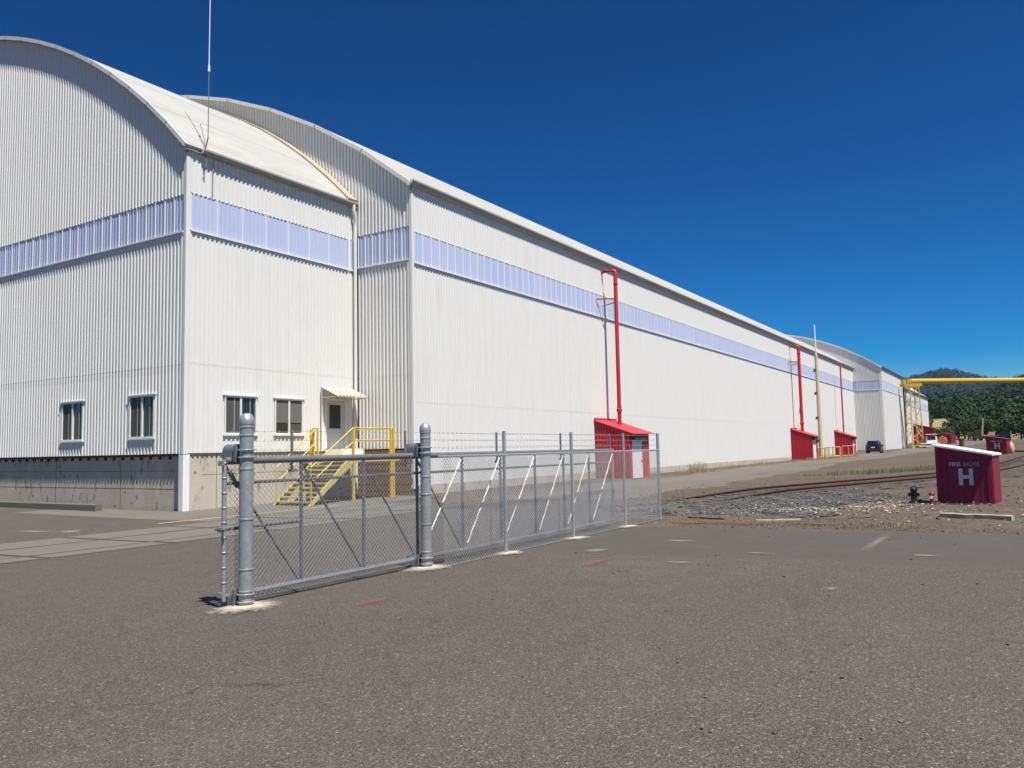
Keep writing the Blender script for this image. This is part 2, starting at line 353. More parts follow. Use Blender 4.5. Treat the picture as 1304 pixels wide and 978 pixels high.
def fade_patch(name, pts, off, m, parent=None, mound=0.):
    """thin patch following the ground, rings of vertices carrying a fade value (1 centre, 0 rim)"""
    c = np.mean(np.array(pts), 0); k = len(pts); fr = (.35, .7, 1.); vs = [(c[0], c[1], gz(*c)+off+mound)]; fd = [1.]
    for q in fr:
        for x, y in pts:
            px, py = c[0]+(x-c[0])*q, c[1]+(y-c[1])*q; vs.append((px, py, gz(px, py)+off+mound*(1-q*q))); fd.append(1-q)
    fs = [(0, 1+i, 1+(i+1) % k) for i in range(k)]+[(1+r*k+i, 1+(r+1)*k+i, 1+(r+1)*k+(i+1) % k, 1+r*k+(i+1) % k) for r in range(2) for i in range(k)]
    mb = MB(); mb.add(vs, fs); o = mb.build(name, m, parent, smooth=True)
    a = o.data.attributes.new('fade', 'FLOAT', 'POINT'); a.data.foreach_set('value', fd); return o
xs = np.r_[np.array([-6000, -2500, -900, -400, -200, -120]), np.arange(-95, -30, 2.5), np.arange(-30, 12, .75), np.arange(12, 66, 3), np.array([90, 140, 250, 500, 1200, 3000, 6000])]
ys = np.r_[np.array([-6000, -2000, -500, -150, -60]), np.arange(-30, 0, 3), np.arange(0, 60, .75), np.arange(60, 286, 3), np.array([300, 340, 420, 700, 1500, 4000, 8000])]
def rough(X, Y):   # small unevenness of the dirt, none under the paving
    k = np.clip((Y-19)/3, 0, 1)*np.clip((X+13)/4, 0, 1)
    return k*(.035*np.sin(X*1.7+np.sin(Y*.9)*2)*np.sin(Y*1.3+1)+.02*np.sin(X*4.1+Y*2.3))
tag(sheet('ground', xs, ys, 0, M['ground'], lambda X, Y: GZ(X, Y)+rough(X, Y)), kind='structure')
# asphalt yard with a ragged far edge
def edge_y(x): return 17.85+.10*math.sin(x*2.1)+.07*math.sin(x*5.3+1)+.04*math.sin(x*13)
ax = np.r_[np.arange(-60, -30, 2.), np.arange(-30, -9, 1), np.arange(-9, 14, .2), np.arange(14, 42, 2)]
v = []; f = []; ay = np.r_[np.arange(-30, 0, 3), np.arange(0, 18, .6)]
for i, x in enumerate(ax):
    top = edge_y(x) if x > -9 else (19.15 if x < -27.6 else 27+.3*math.sin(x))
    yy = np.interp(np.linspace(0, 1, 44), [0, .25, 1], [-30, 0, top])
    zz = GZ(np.full(44, x), yy)+.012
    zz[-1] = zz[-1]-.02 if x > -9 else zz[-1]
    v += [(x, a, b) for a, b in zip(yy, zz)]
f = [(i*44+j, (i+1)*44+j, (i+1)*44+j+1, i*44+j+1) for i in range(len(ax)-1) for j in range(43)]
me = bpy.data.meshes.new('asphalt_yard'); me.from_pydata(v, [], f); me.materials.append(M['asphalt']); me.polygons.foreach_set('use_smooth', [True]*len(f))
tag(link('asphalt_yard', me), kind='structure')
# gravel road along the long wall
v = []; f = []; ry = np.r_[np.arange(27, 60, 1.), np.arange(60, 300, 4.)]
for y in ry:
    c = -16.5+.7*math.sin(y*.06) + max(0, (y-90)*.045); wd = 4.0+.4*math.sin(y*.21)+.25*math.sin(y*.9)
    if y > 120: wd += (y-120)*.01
    for t in np.linspace(-1, 1, 9):
        x = c+t*wd; v.append((x, y, gz(x, y)+.012-.02*abs(t)**6))
f = [(i*9+j, i*9+j+1, (i+1)*9+j+1, (i+1)*9+j) for i in range(len(ry)-1) for j in range(8)]
me = bpy.data.meshes.new('gravel_road'); me.from_pydata(v, [], f); me.materials.append(M['road']); me.polygons.foreach_set('use_smooth', [True]*len(f))
tag(link('gravel_road', me), kind='structure')

# ------------------------------------------------------------------ warehouses
PITCH = .22
PROF = ((0, 0), (.095, 0), (.120, .048), (.195, .048))
def corr(mb, origin, d, nrm, s0, s1, zb, zt, holes=(), mi=0, off=0., depth=1.):
    """corrugated cladding in a vertical plane. origin (x,y), d along, nrm outward; zb, zt numbers or functions of s"""
    zbf = zb if callable(zb) else (lambda s: zb); ztf = zt if callable(zt) else (lambda s: zt)
    br = []
    k0 = int(math.floor(s0/PITCH)); k1 = int(math.ceil(s1/PITCH))
    for k in range(k0, k1+1):
        for a, h in PROF: br.append((k*PITCH+a, h*depth))
    S_ = np.array([b[0] for b in br]); H_ = np.array([b[1] for b in br])
    ed = sorted({s0, s1} | {e for h in holes for e in h[:2] if s0 < e < s1} | {s for s in S_ if s0 < s < s1})
    def P(s, z):
        h = float(np.interp(s, S_, H_))+off
        return (origin[0]+d[0]*s+nrm[0]*h, origin[1]+d[1]*s+nrm[1]*h, z)
    for a, b in zip(ed[:-1], ed[1:]):
        if b-a < 1e-5: continue
        mid = (a+b)/2; cuts = []
        for h in holes:
            if h[0]-1e-6 <= mid <= h[1]+1e-6: cuts.append((h[2], h[3]))
        cuts.sort(); lo_a, lo_b = zbf(a), zbf(b); segs = []
        for c0, c1 in cuts:
            if c1 <= min(lo_a, lo_b) or c0 >= max(ztf(a), ztf(b)): continue
            segs.append((lo_a, lo_b, max(c0, lo_a), max(c0, lo_b))); lo_a, lo_b = max(lo_a, c1), max(lo_b, c1)
        segs.append((lo_a, lo_b, ztf(a), ztf(b)))
        for a0, b0, a1, b1 in segs:
            if a1-a0 < 1e-3 and b1-b0 < 1e-3: continue
            mb.quad(P(a, a0), P(b, b0), P(b, b1), P(a, max(a1, a0)), mi)
    return mb
def sheets(root, origin, d, nrm, s0, s1, rows, holes=(), mt=None, depth=1.):
    for i, (z0, z1, off) in enumerate(rows):
        o = corr(MB(), origin, d, nrm, s0, s1, z0, z1, holes, 0, off, depth).build('wall_cladding', mt or M['wall']); under(root, o)
_pm = {}
def band(root, origin, d, nrm, s0, s1, z0, z1, width, mullion=True):
    """row of translucent panels, each a part; shared mesh for equal direction and size"""
    cnt = max(1, round((s1-s0)/width)); w = (s1-s0)/cnt; key = (tuple(d), round(w, 3), round(z1-z0, 3))
    if key not in _pm:
        mb = MB(); h = z1-z0; k = max(2, round(w/.22)); p = w/k
        for q in range(k):
            pts = [(q*p, 0), (q*p+p*.42, 0), (q*p+p*.54, .022), (q*p+p*.88, .022), (q*p+p, 0)]
            for (a, ha), (b, hb) in zip(pts[:-1], pts[1:]):
                mb.quad(*[(d[0]*s+nrm[0]*hh, d[1]*s+nrm[1]*hh, z) for s, hh, z in ((a, ha, 0), (b, hb, 0), (b, hb, h), (a, ha, h))], 0)
        if mullion:   # white lap strip at one edge
            for a, b, ha, hb in ((-.03, -.012, .002, .034), (-.012, .028, .034, .034), (.028, .045, .034, .002)):
                mb.quad(*[(d[0]*s+nrm[0]*hh, d[1]*s+nrm[1]*hh, z) for s, hh, z in ((a, ha, 0), (b, hb, 0), (b, hb, h), (a, ha, h))], 1)
        o = mb.build('translucent_panel', [M['panel'], M['trim']]); _pm[key] = o.data; first = o
    else: first = link('translucent_panel', _pm[key])
    for i in range(cnt):
        o = first if i == 0 else link('translucent_panel', _pm[key])
        o.parent = root; s = s0+i*w
        o.location = Vector((origin[0]+d[0]*s+nrm[0]*.004, origin[1]+d[1]*s+nrm[1]*.004, z0))-root.location
    # frame strips above and below
    for nm, za, zb_, out in (('band_sill', z0-.06, z0, .10), ('band_head', z1, z1+.028, .030)):
        mb = MB(); a = (origin[0]+d[0]*s0, origin[1]+d[1]*s0); b = (origin[0]+d[0]*s1, origin[1]+d[1]*s1)
        q = [(a[0]-nrm[0]*.02, a[1]-nrm[1]*.02), (b[0]-nrm[0]*.02, b[1]-nrm[1]*.02), (b[0]+nrm[0]*out, b[1]+nrm[1]*out), (a[0]+nrm[0]*out, a[1]+nrm[1]*out)]
        mb.prism(q, za, zb_, 'z'); under(root, mb.build(nm, M['trim']))
def arc(cx, cz, r, x): return cz+math.sqrt(max(0., r*r-(x-cx)**2))
def vault(root, cx, cz, r, half, y0, y1, th, nseg, name='roof', nlen=1):
    """barrel roof sheet: nseg facets, each strip a part"""
    t1 = math.asin(half/r); A = np.linspace(-t1, t1, nseg+1)
    for i in range(nseg):
        mb = MB(); lap = .004 if i % 2 else 0
        a0, a1 = A[i]-.0006, A[i+1]+.0006
        P = [(cx+(r+lap)*math.sin(a0), cz+(r+lap)*math.cos(a0)), (cx+(r+lap)*math.sin(a1), cz+(r+lap)*math.cos(a1)), (cx+(r-th)*math.sin(a1), cz+(r-th)*math.cos(a1)), (cx+(r-th)*math.sin(a0), cz+(r-th)*math.cos(a0))]
        mb.prism(P, y0, y1, 'y'); under(root, mb.build('roof_sheet', M['roof']))
        # bright verge trim on the front edge
        P2 = [(cx+(r+.03)*math.sin(a0), cz+(r+.03)*math.cos(a0)), (cx+(r+.03)*math.sin(a1), cz+(r+.03)*math.cos(a1)), (cx+(r-th-.04)*math.sin(a1), cz+(r-th-.04)*math.cos(a1)), (cx+(r-th-.04)*math.sin(a0), cz+(r-th-.04)*math.cos(a0))]
        mb = MB(); mb.prism(P2, y0-.03, y0+.012, 'y'); under(root, mb.build('verge_trim', M['trim']))
def gutter(root, x, z, y0, y1):
    mb = MB(); P = [(x-.02, z), (x-.02, z-.16), (x+.10, z-.20), (x+.16, z-.08), (x+.16, z), (x+.13, z), (x+.13, z-.07), (x+.09, z-.16), (x+.02, z-.14), (x+.02, z)]
    mb.prism(P, y0, y1, 'y'); under(root, mb.build('gutter', M['gutter']))
def window(root, origin, d, nrm, s0, s1, z0, z1, label=None, kind=0):
    def B(mb, a, b, c, e, h0, h1, mi=0):
        q = [(origin[0]+d[0]*s+nrm[0]*h, origin[1]+d[1]*s+nrm[1]*h) for s, h in ((a, h0), (b, h0), (b, h1), (a, h1))]
        mb.prism(q, c, e, 'z', mi)
    t = .06; sm = (s0+s1)/2
    fr = MB(); B(fr, s0, s0+t, z0, z1, -.05, .07); B(fr, s1-t, s1, z0, z1, -.05, .07); B(fr, s0+t, s1-t, z0, z0+t, -.05, .068); B(fr, s0+t, s1-t, z1-t, z1, -.05, .068); B(fr, sm-.045, sm+.045, z0+t, z1-t, -.05, .062)
    w = fr.build('window', M['trim']); under(root, w); w['label'] = label or 'dark sliding window in a white frame'
    sl = MB(); B(sl, s0-.07, s1+.07, z0-.06, z0-.002, -.02, .10); sl.build('window_sill', M['trim'], w)
    hd = MB(); B(hd, s0-.09, s1+.09, z1+.002, z1+.05, -.02, .11); hd.build('window_head', M['trim'], w)
    for j, (a, b) in enumerate(((s0+t, sm-.045), (sm+.045, s1-t))):
        g = MB(); B(g, a, b, z0+t, z1-t, -.012 if j else .012, -.004 if j else .020); o = g.build('pane', M['glass'] if (j+kind) % 2 else M['screen'], w)
        if kind == 0:
            g = MB(); xx = a+(b-a)*.62; B(g, xx-.018, xx+.018, z0+t, z1-t, .021, .032); g.build('glazing_bar', M['gutter'], w)
        else:
            g = MB(); B(g, a+.02, b-.02, z0+t+.45, z1-t-.02, .021, .024); g.build('blind', M['blind'], w)
        
BZ0, BZ1 = 10.9, 12.38      # band of translucent panels
X1, Y1 = -27.25, 19.75
C1 = (-51.1, -9.53, 33.8)   # arch circle (x, z, radius)
w1 = thing('warehouse', 'nearest white corrugated warehouse block with rounded roof on a concrete base, small door and windows', 'warehouse', (-40, 26, -.1))
arch1 = lambda s: arc(C1[0], C1[1], C1[2]-.12, -80+s)
# front (faces -Y): coordinate s = x+80
Fo, Fd, Fn = (-80., Y1), (1, 0), (0, -1)
fs0, fs1 = -72.0+80, X1+80
wf = [(-35.68+80, -34.02+80, 2.75, 4.43), (-30.7+80, -29.04+80, 2.75, 4.46), (-50.2+80, -48.5+80, 2.75, 4.45), (-44.0+80, -42.3+80, 2.75, 4.45)]
FB0, FB1 = 10.82, 12.28
sheets(w1, Fo, Fd, Fn, fs0, fs1, [(2.10, 5.58, 0.), (5.56, FB0-.07, .006), (FB1+.03, arch1, .002)], wf)
band(w1, (Fo[0], Fo[1]), Fd, Fn, fs0, fs1-.12, FB0, FB1, .62)
for k, h in enumerate(wf): window(w1, Fo, Fd, Fn, *h, label=['sliding window with dark interior, farther along the gable wall', 'sliding window with dark interior, nearer the building corner', 'sliding window at the far end of the gable wall', 'third sliding window of the gable wall'][k], kind=0)
# side (faces +X): s = y
So, Sd, Sn = (X1, 0.), (0, 1), (1, 0)
ws = [(21.59, 23.22, 2.85, 4.42), (24.2, 25.83, 2.86, 4.41)]; dr = (27.19, 28.59, 2.22, 4.55)
sheets(w1, So, Sd, Sn, Y1, 29.36, [(2.11, 5.62, 0.), (5.60, BZ0-.07, .005), (BZ1+.03, 14.22, .005)], ws+[dr], depth=.75)
band(w1, So, Sd, Sn, Y1+.17, 28.74, BZ0, BZ1, 1.24)
band(w1, So, Sd, Sn, 28.90, 29.34, BZ0, BZ1, .44)
mb = MB(); mb.box(X1-.02, X1+.055, 28.745, 28.895, BZ0-.07, BZ1+.03); under(w1, mb.build('band_jamb', M['trim']))
for k, h in enumerate(ws): window(w1, So, Sd, Sn, *h, label=['wide window reflecting pale branches, nearer the corner', 'wide window with half lowered blinds beside the door'][k], kind=k)
# backing so that no light leaks between ribs, far side and rear
mb = MB(); mb.box(-73, X1-.05, Y1+.06, Y1+.16, 2.2, 12.6); 
under(w1, mb.build('inner_lining', M['dark']))
mb = MB(); mb.box(X1-.16, X1-.06, Y1+.17, 29.3, 2.2, 14.0); under(w1, mb.build('inner_lining', M['dark']))
mb = MB(); mb.box(-74.9, -74.8, Y1, 29.3, 0, 14.0); under(w1, mb.build('rear_wall', M['wall']))
# foundation: concrete lifts
mb = MB(); mb.box(-73.2, X1-.25, Y1+.16, Y1+.55, -.6, 2.2); under(w1, mb.build('foundation', M['concrete']))
mb = MB(); mb.box(X1-.42, X1-.06, Y1+.25, 29.3, -.6, 2.2); under(w1, mb.build('foundation', M['concrete']))
for z in (.72, 1.42):   # pour lines
    mb = MB(); mb.box(-73, X1-.34, Y1+.156, Y1+.17, z, z+.014); under(w1, mb.build('pour_joint', M['tar']))
for x in (-31.55, -36.4, -42.1): mb = MB(); mb.box(x, x+.016, Y1+.154, Y1+.17, -.2, 2.1); under(w1, mb.build('pour_joint', M['tar']))
mb = MB(); mb.box(X1-.07, X1-.056, 21.3, 21.32, -.2, 2.1); mb.box(X1-.07, X1-.055, 20.6, 28.9, 1.25, 1.262); under(w1, mb.build('pour_joint', M['tar']))
mb = MB()   # steel angle under the cladding
mb.box(-73, X1-.25, Y1+.01, Y1+.16, 2.0, 2.09); under(w1, mb.build('base_angle', M['rust']))
for x in np.arange(-45, X1-.6, .62): mb = MB(); mb.box(x, x+.05, Y1+.06, Y1+.159, 1.88, 2.0); under(w1, mb.build('bracket', M['rust']))
mb = MB(); mb.box(X1-.10, X1+.058, Y1-.058, Y1+.13, 2.08, 13.95); under(w1, mb.build('corner_trim', M['trim']))
mb = MB(); mb.box(X1-.22, X1+.045, Y1-.05, Y1+.24, -.5, 2.079); o = mb.build('corner_column', M['white']); o['label'] = 'bluish white steel column below the corner trim'; under(w1, o)
vault(w1, C1[0], C1[1], C1[2], 24.02, Y1-.20, 29.36, .10, 32)
gutter(w1, -27.08, 14.24, Y1+.55, 29.1)
mb = MB(); mb.box(X1+.02, -27.08, Y1-.20, 29.3, 14.05, 14.08); under(w1, mb.build('eave_soffit', M['gutter']))
mb = MB(); mb.tube([(-27.0, 28.95, 14.1), (-27.0, 28.95, 13.8), (-27.02, 29.0, 13.6), (-27.08, 29.12, 13.4), (-27.08, 29.12, 13.0), (-27.08, 29.12, 0)], .085, 8); under(w1, mb.build('downspout', M['trim'], smooth=True))
# stained flashing where the roof meets the next block
t1 = math.asin(23.9/C1[2]); A = np.linspace(0, t1, 14)
for a0, a1 in zip(A[:-1], A[1:]):
    mb = MB(); rr = C1[2]
    P = [(C1[0]+rr*math.sin(a0), C1[1]+rr*math.cos(a0)), (C1[0]+rr*math.sin(a1), C1[1]+rr*math.cos(a1)), (C1[0]+(rr+.10)*math.sin(a1), C1[1]+(rr+.10)*math.cos(a1)), (C1[0]+(rr+.10)*math.sin(a0), C1[1]+(rr+.10)*math.cos(a0))]
    mb.prism(P, 28.75, 29.34, 'y'); under(w1, mb.build('flashing', M['stain']))
# door
d = MB(); d.box(X1-.04, X1+.07, 27.19, 27.28, 2.22, 4.55); d.box(X1-.04, X1+.07, 28.50, 28.59, 2.22, 4.55); d.box(X1-.04, X1+.068, 27.28, 28.5, 4.46, 4.55)
o = d.build('door_frame', M['trim']); under(w1, o)
d = MB(); d.box(X1-.03, X1+.02, 27.285, 28.495, 2.22, 4.455); o = d.build('door', M['doorgrey']); o['label'] = 'grey door with a narrow dark pane under the awning'; under(w1, o); door_ = o
g = MB(); g.box(X1+.021, X1+.03, 27.50, 28.22, 3.15, 4.25); g.build('door_pane', M['glass'], door_)
for y in (27.66, 27.84, 28.02): g = MB(); g.box(X1+.031, X1+.04, y, y+.03, 3.15, 4.25); g.build('door_bar', M['dark'], door_)
g = MB(); g.tube([(X1+.02, 27.40, 3.15), (X1+.09, 27.40, 3.15), (X1+.09, 27.52, 3.15)], .018, 6); g.build('door_handle', M['galv'], door_, smooth=True)
# awning
a = MB(); ya, yb = 26.95, 28.95; xa, za, xb, zb = X1+.06, 5.05, X1+1.1, 4.58; k = 9
for i in range(k):
    y = ya+(yb-ya)*i/k; w = (yb-ya)/k; 
    for (u, du), (v2, dv) in zip([(0, 0), (.45, 0), (.55, .05), (.9, .05)], [(.45, 0), (.55, .05), (.9, .05), (1, 0)]):
        a.quad((xa, y+u*w, za+du), (xb, y+u*w, zb+du), (xb, y+v2*w, zb+dv), (xa, y+v2*w, za+dv))
o = a.build('awning', M['awning']); o['label'] = 'cream ribbed sheet awning over the door'; under(w1, o)
for y in (ya+.03, yb-.03):
    a = MB(); a.tube([(xa, y, 4.56), (xb-.03, y, 4.555)], .02, 6); a.tube([(xa, y, za-.03), (xb-.03, y, 4.56)], .016, 6); a.tube([(xa, y, 4.56), (xa, y, za-.02)], .02, 6)
    under(w1, a.build('awning_bracket', M['awning']))
a = MB(); a.tube([(xb-.03, ya, 4.553), (xb-.03, yb, 4.553)], .018, 6); under(w1, a.build('awning_bar', M['awning']))
a = MB(); a.tube([(X1+.10, 26.9, 2.2), (X1+.10, 26.9, 5.0)], .02, 6); under(w1, a.build('conduit', M['gutter']))

# ---- second block: the long one
X2, Y2, Y2e = -23.76, 29.38, 148.9
C2 = (-51.4, -19.37, 43.92)
w2 = thing('warehouse', 'very long white corrugated warehouse block with three red pipes on its side wall', 'warehouse', (-50, 90, 0))
sheets(w2, (X2, 0), (0, 1), (1, 0), Y2+.0, Y2e, [(.42, 4.30, 0.), (4.28, BZ0-.07, .005), (BZ1+.03, 14.64, .005)], depth=.55)
band(w2, (X2, 0), (0, 1), (1, 0), Y2+.15, Y2e-.35, BZ0, BZ1, .66)
arch2 = lambda s: arc(C2[0], C2[1], C2[2]-.14, -80+s)
low2 = lambda s: 2.15 if s > X1+80+.15 else 11.
sheets(w2, (-80., Y2), Fd, Fn, .9, X2+80, [(BZ1+.27, arch2, .002)])
sheets(w2, (-80., Y2), Fd, Fn, X1+80+.12, X2+80, [(2.15, 5.62, 0.), (5.60, BZ0+.08, .004)])
band(w2, (-80., Y2), Fd, Fn, X1+80+.14, X2+80-.13, BZ0+.15, BZ1+.24, .46)
mb = MB(); mb.box(-79, X2-.1, Y2+.06, Y2+.2, 0, 14.3); under(w2, mb.build('inner_lining', M['dark']))
mb = MB(); mb.box(X2-.2, X2-.06, Y2+.21, Y2e, .3, 14.3); under(w2, mb.build('inner_lining', M['dark']))
mb = MB(); mb.box(-79.1, -79, Y2, Y2e, 0, 14.3); under(w2, mb.build('rear_wall', M['wall']))
mb = MB(); mb.box(X2-.10, X2+.058, Y2-.058, Y2+.12, .3, 14.3); under(w2, mb.build('corner_trim', M['trim']))
y = Y2+.36
while y < Y2e:
    L = min(12.2, Y2e-y); mb = MB(); mb.box(X2-.4, X2+.02, y+.008, y+L-.008, -.6, .415); under(w2, mb.build('foundation', M['concrete'])); y += L
for i in range(7):   # brown boards closing the base of the short gable return
    mb = MB(); z = -.15+i*.32; mb.box(X1+.1, X2-.02+.01*(i % 2), Y2-.045-.008*(i % 3), Y2+.04, z, z+.31); under(w2, mb.build('board', M['board']))
vault(w2, C2[0], C2[1], C2[2], 27.80, Y2-.22, Y2e, .12, 16)
gutter(w2, -23.62, 14.79, Y2-.2, Y2e-.02)
mb = MB(); mb.box(X2+.04, -23.62, Y2-.2, Y2e-.03, 14.60, 14.63); under(w2, mb.build('eave_soffit', M['gutter']))

# ---- third block, stepped out
X3, Y3, Y3e = -19.28, 148.9, 178.
C3 = (-42.0, -15.52, 37.86)
w3 = thing('warehouse', 'white corrugated warehouse block stepped forward behind the parked car', 'warehouse', (-45, 163, 0))
arch3 = lambda s: arc(C3[0], C3[1], C3[2]-.14, -90+s)
half3 = X3-C3[0]+.20
sheets(w3, (X3, 0), (0, 1), (1, 0), Y3, Y3e, [(.70, 4.30, 0.), (4.28, BZ0-.05, .004), (BZ1+.05, 14.7, .002)])
band(w3, (X3, 0), (0, 1), (1, 0), Y3+.4, Y3e-.3, BZ0, BZ1, .66)
sheets(w3, (-90., Y3), Fd, Fn, X2+90-.02, X3+90, [(.70, 4.30, 0.), (4.28, BZ0-.05, .004)])
sheets(w3, (-90., Y3), Fd, Fn, 26, X3+90, [(BZ1+.05, arch3, .002)])
band(w3, (-90., Y3), Fd, Fn, X2+90+.05, X3+90-.35, BZ0, BZ1, .48)
mb = MB(); mb.box(-64, X3-.1, Y3+.06, Y3+.2, 0, 14.5); under(w3, mb.build('inner_lining', M['dark']))
mb = MB(); mb.box(X3-.2, X3-.06, Y3+.21, Y3e, .3, 14.5); under(w3, mb.build('inner_lining', M['dark']))
mb = MB(); mb.box(-64, X3, Y3e-.05, Y3e+.05, 0, 14.6); under(w3, mb.build('end_wall', M['wall']))
mb = MB(); mb.box(X3-.36, X3+.063, Y3-.063, Y3+.30, .6, 14.5); under(w3, mb.build('corner_trim', M['trim']))
mb = MB(); mb.box(X2-.3, X3+.02, Y3-.02, Y3+.3, -.3, .70); under(w3, mb.build('foundation', M['concrete']))
mb = MB(); mb.box(X3-.3, X3+.018, Y3+.31, Y3e, -.3, .70); under(w3, mb.build('foundation', M['concrete']))
vault(w3, C3[0], C3[1], C3[2], half3, Y3-.2, Y3e+.3, .12, 14)
mb = MB(); mb.box(X3+.20, X3+.26, Y3-.2, Y3e+.3, 14.52, 14.80); under(w3, mb.build('eave_fascia', M['dark']))
mb = MB(); mb.tube([(X3+.18, Y3e-.3, 14.4), (X3+.18, Y3e-.3, .8)], .16, 8); under(w3, mb.build('downspout', M['dark'], smooth=True))  # dark vertical tube near the far end of the side wall
mb = MB(); mb.tube([(X3+.3, Y3e-1.2, .6), (X3+.3, Y3e-1.2, 3.1)], .09, 8); o = mb.build('guard_post', M['red'], smooth=True); o['label'] = 'thin red guard post'; under(w3, o)
# ---- fourth block
X4, Y4, Y4e = -22.8, 178.06, 271.
w4 = thing('warehouse', 'farthest white warehouse block seen behind the yellow lattice tower', 'warehouse', (-45, 225, 0))
sheets(w4, (X4, 0), (0, 1), (1, 0), Y4, Y4e, [(1.2, BZ0-.05, 0.), (BZ1+.05, 14.6, .002)])
band(w4, (X4, 0), (0, 1), (1, 0), Y4+.4, Y4e-.3, BZ0, BZ1, 1.1)
mb = MB(); mb.box(X4-.2, X4-.06, Y4, Y4e, .3, 14.3); under(w4, mb.build('inner_lining', M['dark']))
mb = MB(); mb.box(X4-.3, X4+.02, Y4, Y4e, -.3, 1.2); under(w4, mb.build('foundation', M['concrete']))
mb = MB(); mb.box(-79, X4, Y4e-.1, Y4e, 0, 14.3); under(w4, mb.build('end_wall', M['wall']))
vault(w4, -51.4, 14.75-math.sqrt(43.92**2-28.9**2), 43.92, 28.9, Y4, Y4e, .12, 12)
mb = MB(); mb.box(X4+.28, X4+.36, Y4, Y4e, 14.55, 14.80); under(w4, mb.build('eave_fascia', M['dark']))

# antenna on the nearest roof
t = thing('antenna_mast', 'thin whip antenna standing on the near eave corner of the warehouse', 'antenna', (-26.6, 20.3, 14.1))
mb = MB(); mb.tube([(-27.02, 20.45, 13.5), (-27.06, 20.46, 14.35), (-26.96, 20.49, 14.75)], .026, 6); mb.tube([(-26.96, 20.49, 14.75), (-26.96, 20.5, 17.5)], .018, 6); under(t, mb.build('bracket_pole', M['galvdark']))
mb = MB(); mb.tube([(-26.96, 20.5, 17.5), (-26.96, 20.5, 17.75)], .045, 8); under(t, mb.build('coupling', M['white']))
mb = MB(); mb.tube([(-26.96, 20.5, 17.75), (-26.97, 20.56, 24.5)], .02, 6, radii=[.022, .013]); under(t, mb.build('whip', M['white']))
mb = MB(); mb.tube([(-27.02, 20.45, 13.6), (-27.2, 20.5, 14.7), (-27.8, 20.75, 15.6)], .012, 5); mb.tube([(-27.02, 20.45, 13.5), (-27.18, 20.45, 13.3)], .02, 6); under(t, mb.build('cable', M['dark']))
mb = MB(); mb.tube([(-27.17, 20.9, 12.45), (-27.17, 20.9, 13.9)], .02, 6); under(t, mb.build('conduit', M['gutter']))

# ------------------------------------------------------------------ paving by the building
cr = tag(bpy.data.objects.new('concrete_road', None), kind='structure'); COL.objects.link(cr)
mb = MB()
js = [-12, -8.2, -4.4, -.6, 3.2, 6.3, 9.25, 12.2, 15.4, 18.6, 21.8, 25]
for (x0, x1) in ((-21.9, -20.22), (-20.02, -18.14), (-17.96, -17.2)):
    for a, b in zip(js[:-1], js[1:]):
        k = 6; g = MB(); ya, yb = a+.09, b-.09
        X_ = [x0, (x0+x1)/2, x1]; Yk = np.linspace(ya, yb, k+1); dz = .022+random.uniform(-.004, .004)
        vs = [(x+random.uniform(-.015, .015), yy, gz(x, yy)+dz) for yy in Yk for x in X_]
        fs = [(j*3+i, j*3+i+1, j*3+i+4, j*3+i+3) for j in range(k) for i in range(2)]
        # short skirts
        ring = [i for i in (0, 1, 2)]+[3*j+2 for j in range(1, k+1)]+[3*k+1, 3*k]+[3*j for j in range(k-1, 0, -1)]
        o0 = len(vs); vs += [(vs[i][0], vs[i][1], vs[i][2]-.05) for i in ring]
        fs += [(ring[i], ring[(i+1) % len(ring)], o0+(i+1) % len(ring), o0+i) for i in range(len(ring))]
        g.add(vs, fs); g.build('slab', M['slab'], cr)
g = MB(); g.quad(*[(x, y, gz(x, y)+.016) for x, y in ((-22, -12), (-17.1, -12), (-17.1, 25), (-22, 25))])
gx = np.linspace(-22.0, -17.12, 5); tag(sheet('tar_bed', gx, np.linspace(-12, 25, 40), .0145, M['tar'], parent=cr))
# concrete apron beside the wall
xs_ = np.linspace(-27.2, -22.05, 7)
tag(sheet('concrete_apron', np.r_[np.linspace(-34, -27.3, 6), xs_], np.linspace(16.9, 29.2, 24), .018, M['slab'], keep=lambda x, y: (x > -27.3 or y < 19.8) and (y < 26 or x > -27.4) and (x < -27.4 or y > 16.9)), kind='structure')
mb = MB()
for a, b in zip(np.linspace(15.9, 24.0, 20)[:-1], np.linspace(15.9, 24.0, 20)[1:]):
    mb.quad(*[(x, y, gz(x, y)+.024) for x, y in ((-23.22, a), (-23.08, a), (-23.08, b), (-23.22, b))])
tag(mb.build('yellow_line', M['yellowpaintline']), kind='structure')
mb = MB(); zg = gz(-40, 18.9); mb.prism([(18.52, zg-.1), (18.52, zg+.22), (18.55, zg+.25), (18.78, zg+.25), (18.8, zg+.22), (18.8, zg-.1)], -54., -31.0, 'x')
tag(mb.build('concrete_kerb', M['slab']), 'low concrete kerb lying along the foot of the gable wall', 'kerb')

# ------------------------------------------------------------------ yellow stairs
st = thing('steel_staircase', 'yellow steel staircase with handrails leading to the warehouse door', 'stairs', (-25.3, 25.5, -.1))
xo, xi, yf, yt, zt, zg = -24.2, -26.2, 23.35, 25.83, 1.86, gz(-25, 23.3)
nr = 11
for i in range(nr-1):
    y = yf+(yt-yf)*(i+.5)/nr; z = zg+(zt-zg)*(i+1)/nr
    mb = MB(); mb.box(xi+.06, xo-.06, y-.13, y+.14, z-.04, z); mb.box(xi+.06, xo-.06, y-.132, y-.12, z-.06, z+.002); under(st, mb.build('tread', M['lightyellow']))
for x in (xi, xo):
    mb = MB(); q = [(yf-.12, zg), (yf+.12, zg), (yt+.05, zt-.28), (yt+.05, zt+.04), (yt-.1, zt+.04)]
    mb.prism(q, x-.03, x+.03, 'x'); under(st, mb.build('stringer', M['lightyellow']))
